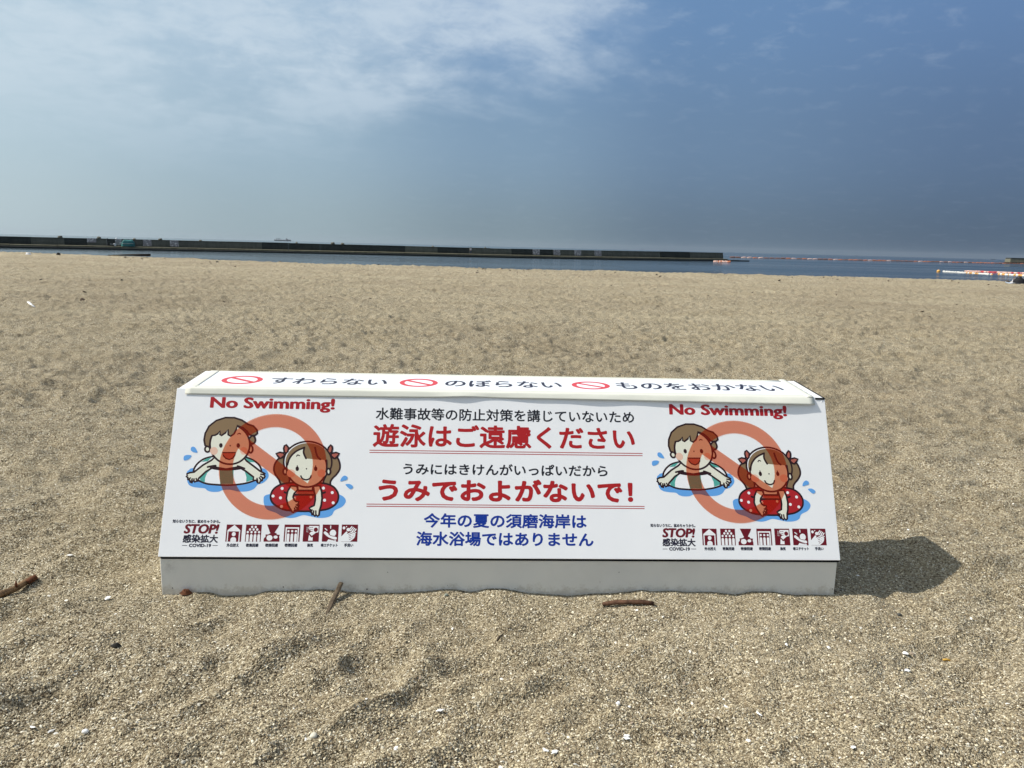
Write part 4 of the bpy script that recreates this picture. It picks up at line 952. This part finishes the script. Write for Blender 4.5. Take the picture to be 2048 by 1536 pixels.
# ---- ship and boats on the horizon
m_hull = mat('ship hull', (0.05, 0.06, 0.075), 0.6); m_sup = mat('ship upper works', (0.22, 0.23, 0.24), 0.6)
def ship(x, Y, px_len, label, sc_=1.0, kind='ship'):
    P = at_y(x, 480, Y); k = Y/F; L = px_len*k
    e = empty('cargo_ship' if kind == 'ship' else 'motor_boat', (P[0], Y, SEA)); tag(e, label, kind)
    st_ = [(-.50, .02, .085), (-.44, .06, .075), (-.30, .075, .062), (.2, .075, .062), (.30, .075, .085), (.45, .07, .085), (.50, .05, .085)]
    V = []; 
    for a, b, h in st_: V += [(a*L, -b*L, h*L), (a*L+(.02*L if a < -.4 else 0), -b*L*.7, -.02*L), (a*L+(.02*L if a < -.4 else 0), b*L*.7, -.02*L), (a*L, b*L, h*L)]
    n = len(st_); Fc = [(i*4+q, (i+1)*4+q, (i+1)*4+(q+1) % 4, i*4+(q+1) % 4) for i in range(n-1) for q in range(4)]+[(0, 1, 2, 3), tuple(range(4*n-1, 4*n-5, -1))]
    o = mesh_obj('hull', V, Fc, m_hull, e)
    bm = bmesh.new(); bm.from_mesh(o.data); bmesh.ops.recalc_face_normals(bm, faces=bm.faces); bm.to_mesh(o.data); bm.free()
    box('bridge', (.27*L, 0, .105*L), (.12*L, .10*L, .05*L), m_sup, e); box('funnel', (.25*L, 0, .15*L), (.035*L, .04*L, .05*L), m_hull, e)
    if kind == 'ship':
        for a in (-.34, -.25, -.16): box('crane', (a*L, 0, .115*L), (.03*L, .03*L, .11*L), m_sup, e)
        for a in (-.05, .08): box('hatch', (a*L, 0, .073*L), (.09*L, .10*L, .02*L), m_sup, e)
    return e
ship(565, 8500, 33, 'hazy grey cargo ship on the horizon beyond the breakwater')
ship(1991, 3600, 9, 'tiny dark boat on the horizon near the right edge of the sea', kind='boat')
ship(1716, 4200, 5, 'tiny boat on the horizon above the middle of the long orange float line', kind='boat')

# ------------------------------------------------------------------ things lying on the sand
def wood(name, c, sc_=60):
    def f(t, b):
        tcn = t.n('ShaderNodeTexCoord'); n1 = t.n('ShaderNodeTexNoise', i_Scale=sc_, i_Detail=5.0, i_Roughness=0.7); t.l(tcn.outputs['Object'], n1.inputs[0])
        t.l(t.mix(t.maprange(n1.outputs[0], .35, .65), tuple(q*.45 for q in c), tuple(min(q*1.4, .9) for q in c)), b.inputs['Base Color'])
        bp = t.n('ShaderNodeBump', i_Strength=.6, i_Distance=.002); t.l(n1.outputs[0], bp.inputs['Height']); t.l(bp.outputs[0], b.inputs['Normal'])
    return mat(name, c, .8, .2, f)
w1 = wood('brown driftwood', (0.17, 0.105, 0.055)); w2 = wood('red brown driftwood', (0.115, 0.06, 0.036)); w3 = wood('grey driftwood', (0.10, 0.075, 0.05)); w4 = wood('dark bark', (0.12, 0.045, 0.02)); w5 = wood('black wood', (0.02, 0.018, 0.015), 8)
def G(x, y): q = at(x, y, 0.0); return np.array([q[0], q[1], float(sand_h(q[0], q[1]))])
def lay(x, y, lift=0.0): q = G(x, y); q[2] += lift; return q
P0, P1, P2, P3, P4 = lay(-40, 1216, .003), lay(0, 1201, .009), lay(30, 1184, .014), lay(52, 1173, .012), lay(66, 1168, .010)
e = empty('driftwood_branch', P2); tag(e, 'brown curved driftwood branch cut by the left edge of the photo', 'driftwood')
tube('stem', [q-P2 for q in (P0, P1, P2, P3, P4)], [.0080, .0090, .0085, .0082, .0070], w1, e, 10, .12, seed=1)
tube('twig', [P2-P2+[.004, 0, .004], P2-P2+[.004, 0.002, .022]], [.004, .0015], w4, e, 6, .1)
tube('broken_end', [P3-P2+[.004, 0, .0], P4-P2+[.010, .002, .002]], [.0085, .007], w4, e, 6, .3)
u_, v_ = BP.uv(683.5, 1163); Tp = BP.P(u_, v_, .008); Tw = np.array([OX+Tp[0]*ca-Tp[1]*sa, OY+Tp[0]*sa+Tp[1]*ca, Tp[2]])
B0 = lay(650, 1227, -.003); o = tube('wood_sliver', [B0+(Tw-B0)*t for t in np.linspace(0, 1, 6)], [.0045, .0068, .0072, .0070, .0068, .0062], w3, None, 6, .1, False, 4, .55)
tag(o, 'thin split wood sliver stuck upright in sand leaning against the sign base', 'stick')
q = [lay(1205, 1213, .007), lay(1230, 1212, .010), lay(1258, 1215, .009), lay(1285, 1217, .009), lay(1307, 1219, .006)]
tag(tube('driftwood_stick', q, [.0048, .0062, .0054, .0060, .0048], w2, None, 9, .14, seed=6), 'short reddish brown stick lying on sand in front of the sign', 'stick')
c0 = lay(371, 1188, .004); tag(blob('bark_piece', lambda a, v: (c0[0]+.016*math.cos(a)*(1-.6*v)*(1+.25*math.sin(3*a)), c0[1]+.009*math.sin(a)*(1-.6*v), c0[2]+.010*v*(1+.3*math.sin(4*a))), 14, 5, w4), 'small curled brown bark piece against the left foot of the sign base', 'bark')
c1_ = lay(232, 1306, .002); tag(blob('wood_chip', lambda a, v: (c1_[0]+.012*math.cos(a)*(1-.5*v), c1_[1]+.007*math.sin(a)*(1-.5*v), c1_[2]+.005*v*(1+.4*math.cos(a))), 10, 4, w5), 'dark wood chip on the sand at lower left of the sign', 'wood chip')
tag(tube('twig', [lay(993, 1295, .002), lay(998, 1289, .003), lay(1005, 1283, .003)], [.0018, .0028, .002], w3, None, 7, .2), 'tiny pale twig on the sand below the middle of the sign', 'twig')
tag(tube('twig', [lay(1252, 1236, .001), lay(1268, 1239, .002), lay(1281, 1242, .001)], [.0006, .0009, .0005], w5, None, 5, .2), 'hair thin dark twig just below the reddish brown stick', 'twig')
tag(tube('curled_stem', [lay(916+6*math.sin(t*2.6), 1430+12*t, .002) for t in np.linspace(0, 1, 7)], [.0009]*7, w5, None, 5, .2), 'thin dark curled stem beside the white shell piece', 'stem')
tag(tube('twig', [lay(2009, 1268, .002), lay(2013, 1277, .004), lay(2022, 1268, .003), lay(2036, 1267, .002)], [.0008]*4, w5, None, 5, .2), 'thin forked dark twig near the lower right edge', 'twig')
tag(tube('twig', [lay(1888, 1302, .003), lay(1896, 1302, .004), lay(1903, 1303, .003)], [.0022]*3, mat('ochre stem', (0.55, 0.33, 0.06), .7), None, 6, .1), 'short yellow ochre stem piece on the sand at the right', 'stem')

m_peb = [mat('grey green pebble', (0.22, 0.24, 0.20), .7), mat('dark pebble', (0.07, 0.07, 0.065), .7), mat('pale stone', (0.62, 0.58, 0.47), .6), mat('white shell', (0.86, 0.85, 0.82), .45)]
def pebble(x, y, w_, d_, h_, m, label, cat='pebble', name='pebble', seed=0, rz=0.0):
    r = random.Random(seed); bm = bmesh.new(); bmesh.ops.create_icosphere(bm, subdivisions=2, radius=1)
    k = [r.uniform(.8, 1.2) for _ in range(8)]
    for v in bm.verts:
        c = v.co; f = 1+.12*math.sin(c.x*3+k[0]*9)+.12*math.sin(c.y*4+k[1]*9); v.co = Vector((c.x*w_/2*f, c.y*d_/2*f, c.z*h_/2))
    bmesh.ops.rotate(bm, verts=bm.verts, matrix=Matrix.Rotation(rz, 3, 'Z'))
    me = bpy.data.meshes.new(name); bm.to_mesh(me); bm.free(); me.materials.append(m); me.polygons.foreach_set('use_smooth', [True]*len(me.polygons))
    o = bpy.data.objects.new(name, me); col.objects.link(o); o.location = lay(x, y, h_*.25); tag(o, label, cat); return o
pebble(893, 1198, .011, .009, .008, m_peb[0], 'grey green pebble at the foot of the sign base in the middle')
pebble(1799, 1228, .012, .010, .009, m_peb[1], 'dark round pebble on the sand right of the sign below its shadow')
pebble(628, 1489, .013, .017, .009, m_peb[2], 'smooth cream stone near the bottom edge left of centre')
pebble(1559, 1196, .011, .009, .007, m_peb[2], 'pale pebble touching the sand line under the right part of the sign base')
pebble(171, 1462, .012, .010, .009, m_peb[3], 'round white shell bit at lower left')
def shell(x, y, w_, label, rz=0.0, asp=.5, seed=0):
    """broken clam shell: cupped ribbed fan with a ragged rim"""
    r = random.Random(seed); nu, nv = 12, 6; V = []
    jag = [r.uniform(.72, 1.0) for _ in range(nu+1)]
    for s_ in (0, 1):
        for j in range(nv+1):
            for i in range(nu+1):
                a = math.radians(-72+144*i/nu); rr = (j/nv)*jag[i]; up = .28*math.sin(math.pi*min(j/nv*.62+.1, 1))*(1-.35*(2*i/nu-1)**2)+.015*math.cos(i*math.pi)
                V.append((w_*rr*math.sin(a), w_*asp*2*(rr*math.cos(a)-.5), w_*(up-(.05 if s_ else 0))))
    m_ = (nu+1)*(nv+1); idx = lambda s_, j, i: s_*m_+j*(nu+1)+i; Fc = []
    for j in range(nv):
        for i in range(nu): Fc += [(idx(0, j, i), idx(0, j+1, i), idx(0, j+1, i+1), idx(0, j, i+1)), (idx(1, j, i), idx(1, j, i+1), idx(1, j+1, i+1), idx(1, j+1, i))]
    for i in range(nu): Fc.append((idx(0, nv, i), idx(1, nv, i), idx(1, nv, i+1), idx(0, nv, i+1)))
    for j in range(nv): Fc += [(idx(0, j, 0), idx(1, j, 0), idx(1, j+1, 0), idx(0, j+1, 0)), (idx(0, j, nu), idx(0, j+1, nu), idx(1, j+1, nu), idx(1, j, nu))]
    o = mesh_obj('shell', V, Fc, m_peb[3]); o.location = lay(x, y, .0015); o.rotation_euler = (r.uniform(-.25, .25), r.uniform(-.25, .25), rz); tag(o, label, 'shell', 'broken white shells on the sand'); return o
for i, (x, y, w_, lb, rz, asp) in enumerate([
    (1235, 1407, .013, 'slender white shell piece on the sand below the right half of the sign', 1.2, .35), (880, 1432, .010, 'chunky white shell piece left of a curled dark stem', .4, .6),
    (1108, 1531, .011, 'white shell at the very bottom edge, centre', .8, .45), (1002, 1525, .010, 'flat white shell near the bottom edge left of centre', 2.0, .5), (1090, 1525, .009, 'cream shell chip close above the bottom edge centre', 2.6, .4),
    (1253, 1482, .008, 'upper of two white shell chips stacked at lower right of centre', .2, .6), (1252, 1492, .008, 'lower of two white shell chips stacked at lower right of centre', 2.9, .6),
    (791, 1519, .008, 'small white shell chip at the bottom left of centre', 1.4, .6), (215, 1198, .011, 'white shell piece left of the sign near its base', 1.0, .6), (141, 1131, .011, 'white shell piece on the sand left of the sign', .5, .5),
    (1811, 1301, .012, 'larger white shell with a dark side at right of the sign', 1.6, .6), (1815, 1330, .011, 'white shell chip just below the larger one at the right', .3, .5), (1454, 1409, .009, 'upright white shell chip below the right end of the sign', 2.4, .4),
    (1497, 1481, .009, 'round white shell near the bottom below the right end', 1.9, .7), (1704, 1513, .010, 'white shell piece near the bottom right', .9, .5), (1518, 1423, .009, 'white shell sliver right of the upright chip', 2.1, .35),
    (62, 1425, .010, 'long cream shell sliver at lower left', 2.7, .35), (2040, 1206, .012, 'white shell at the right edge beside the sign shadow', 2.2, .4), (98, 1423, .011, 'pale curved shell sliver lower left near the left edge', 1.3, .3), (1571, 1302, .007, 'small oval white shell chip below the sign corner', 1.5, .5)]):
    shell(x, y, w_, lb, rz, asp, i)
# pale strip, debris on the crest
q0, q1 = lay(57, 608, .02), lay(68, 612.5, .02)
tag(tube('plastic_strip', [q0, (q0+q1)/2, q1], [.018]*3, m_white, None, 6, .05, flat=.5), 'small white plastic strip lying far out on the sand at left', 'litter')
def crest(x, y, lift=0.0):
    """ground point seen just at the crest line"""
    d_ = ray(x, y); th = math.atan2(d_[0], d_[1]); r_ = float(np.interp(th, cbx, cby))-0.6; X_ = r_*math.sin(th); Y_ = r_*math.cos(th)
    return np.array([X_, Y_, float(sand_h(X_, Y_))+lift])
def crest_ray(x, y, lift=0.0):
    d_ = ray(x, y); best = None
    for r_ in np.arange(8, 60, .05):
        P_ = CC+d_*(r_/math.hypot(d_[0], d_[1])); h_ = float(sand_h(P_[0], P_[1]))
        if P_[2] <= h_: return np.array([P_[0], P_[1], h_+lift])
    return crest(x, y, lift)
a, b = crest_ray(216, 509.5, .06), crest_ray(300, 510.5, .10)
tag(tube('driftwood_log', [a, a+(b-a)*.5+[0, 0, .01], b], [.015, .04, .055], w5, None, 8, .08), 'long black log lying at the top of the beach at left by the water', 'log')
c2_ = crest_ray(117, 510.5, .03); tag(blob('wood_lump', lambda t, v: (c2_[0]+.10*math.cos(t)*(1-.5*v), c2_[1]+.08*math.sin(t)*(1-.5*v), c2_[2]+.10*v-.02), 10, 4, w5), 'small black lump at the top of the beach near the left edge', 'wood lump')
c3_ = crest_ray(57, 510, .03); tag(blob('foam_piece', lambda t, v: (c3_[0]+.13*math.cos(t)*(1-.3*v), c3_[1]+.07*math.sin(t)*(1-.3*v), c3_[2]+.075*v-.01), 10, 4, m_white), 'white foam piece at the top of the beach near the left edge', 'litter')
# sheet with belongings at the right edge of the crest
cc0 = crest_ray(2036, 567.5, .0); th = math.atan2(cc0[0], cc0[1])
sh = empty('beach_sheet', cc0, -th); tag(sh, 'pale blue sheet spread on the sand at the right end of the beach crest', 'beach sheet')
m_sheet = mat('pale blue sheet', (0.50, 0.58, 0.66), .7); m_bk = mat('black fabric', (0.012, 0.012, 0.015), .75); m_cl = mat('off white cloth', (0.45, 0.44, 0.45), .85)
nx, ny = 16, 8; hs0 = float(sand_h(cc0[0], cc0[1]))
V = []
for j in range(ny+1):
    for i in range(nx+1):
        lx_, ly_ = -.42+1.7*i/nx, -.3+.6*j/ny; wx_ = cc0[0]+lx_*math.cos(th)+ly_*math.sin(th); wy_ = cc0[1]-lx_*math.sin(th)+ly_*math.cos(th)
        V.append((lx_, ly_, float(sand_h(wx_, wy_))-cc0[2]+.03+.008*math.sin(lx_*9+ly_*5)))
cloth_ = mesh_obj('cloth', V, [(j*(nx+1)+i, j*(nx+1)+i+1, (j+1)*(nx+1)+i+1, (j+1)*(nx+1)+i) for j in range(ny) for i in range(nx)], m_sheet, sh, True)
def on_sheet(name, lx_, ly_, fn, m, label, cat):
    o = blob(name, fn, 18, 8, m); wx_ = cc0[0]+lx_*math.cos(th)+ly_*math.sin(th); wy_ = cc0[1]-lx_*math.sin(th)+ly_*math.cos(th)
    o.location = (wx_, wy_, float(sand_h(wx_, wy_))+.03); o.rotation_euler = (0, 0, -th); tag(o, label, cat); return o
on_sheet('cloth_bundle', -.20, 0, lambda t, v: (.15*math.cos(t)*(1-v**3)*(1+.1*math.sin(3*t)), .15*math.sin(t)*(1-v**3), .11*v*(1+.5*math.cos(t))), m_cl, 'crumpled off white cloth bundle beside the black bag on the pale sheet', 'cloth')
bagt = on_sheet('shoulder_bag', .02, -.06, lambda t, v: (.20*math.cos(t)*(1-v**4)*(1+.08*math.sin(4*t)), .14*math.sin(t)*(1-v**4), .22*v*(1+.12*math.cos(t+1))), m_bk, 'slumped black bag on the pale sheet at the right edge of the crest', 'bag')
tube('strap', [(-.10, -.05, .18), (-.05, -.08, .25), (.03, -.08, .26), (.09, -.05, .17)], .012, m_bk, bagt, 6)
on_sheet('hat', -.36, 0, lambda t, v: (.10*math.cos(t)*(1-v**3*.9), .08*math.sin(t)*(1-v**3*.9), .055*v), w3, 'small grey hat shape at the left end of the pale sheet', 'hat')
# dry weed, wood bits and leaf scraps along the upper beach (uncountable)
def wrack(n):
    t = rng.uniform(-.72, .72, n); cdv = np.interp(t, cbx, cby); r = cdv-np.abs(rng.normal(0, 1, n))**1.2*3.2-0.4
    k = rng.random(n) < .25; r = np.where(k, rng.uniform(12, 28, n), r); r = np.clip(r, 11, None)
    x = r*np.sin(t); y = r*np.cos(t); return np.stack([x, y, sand_h(x, y)+.006], 1)
m_wr = grain_mat('weed scraps', [(0, (0.02, 0.016, 0.012)), (.6, (0.06, 0.042, 0.03)), (1, (0.14, 0.10, 0.07))], .9)
scatter('weed_scraps', wrack(900), [flake(s_+90, 1, .22, .5) for s_ in range(4)], m_wr, .012, .055, 'dark dry weed and wood scraps scattered on the upper beach')

# ------------------------------------------------------------------ air
def haze():
    s_ = 11500.0; z0, z1 = -6.0, 60.0
    V = [(a*s_, b*s_, z) for z in (z0, z1) for a, b in ((-1, -1), (1, -1), (1, 1), (-1, 1))]
    m_ = bpy.data.materials.new('haze'); m_.use_nodes = True; m_.node_tree.nodes.clear(); t = NT(m_.node_tree)
    v = t.n('ShaderNodeVolumePrincipled'); v.inputs['Color'].default_value = (0.62, 0.68, 0.76, 1); v.inputs['Density'].default_value = HAZE; v.inputs['Anisotropy'].default_value = 0.1
    o_ = t.n('ShaderNodeOutputMaterial'); t.l(v.outputs[0], o_.inputs['Volume'])
    o = mesh_obj('haze', V, [(0, 3, 2, 1), (4, 5, 6, 7), (0, 1, 5, 4), (1, 2, 6, 5), (2, 3, 7, 6), (3, 0, 4, 7)], m_); tag(o, None, None, kind='stuff')
HAZE = 0.32e-4
haze()
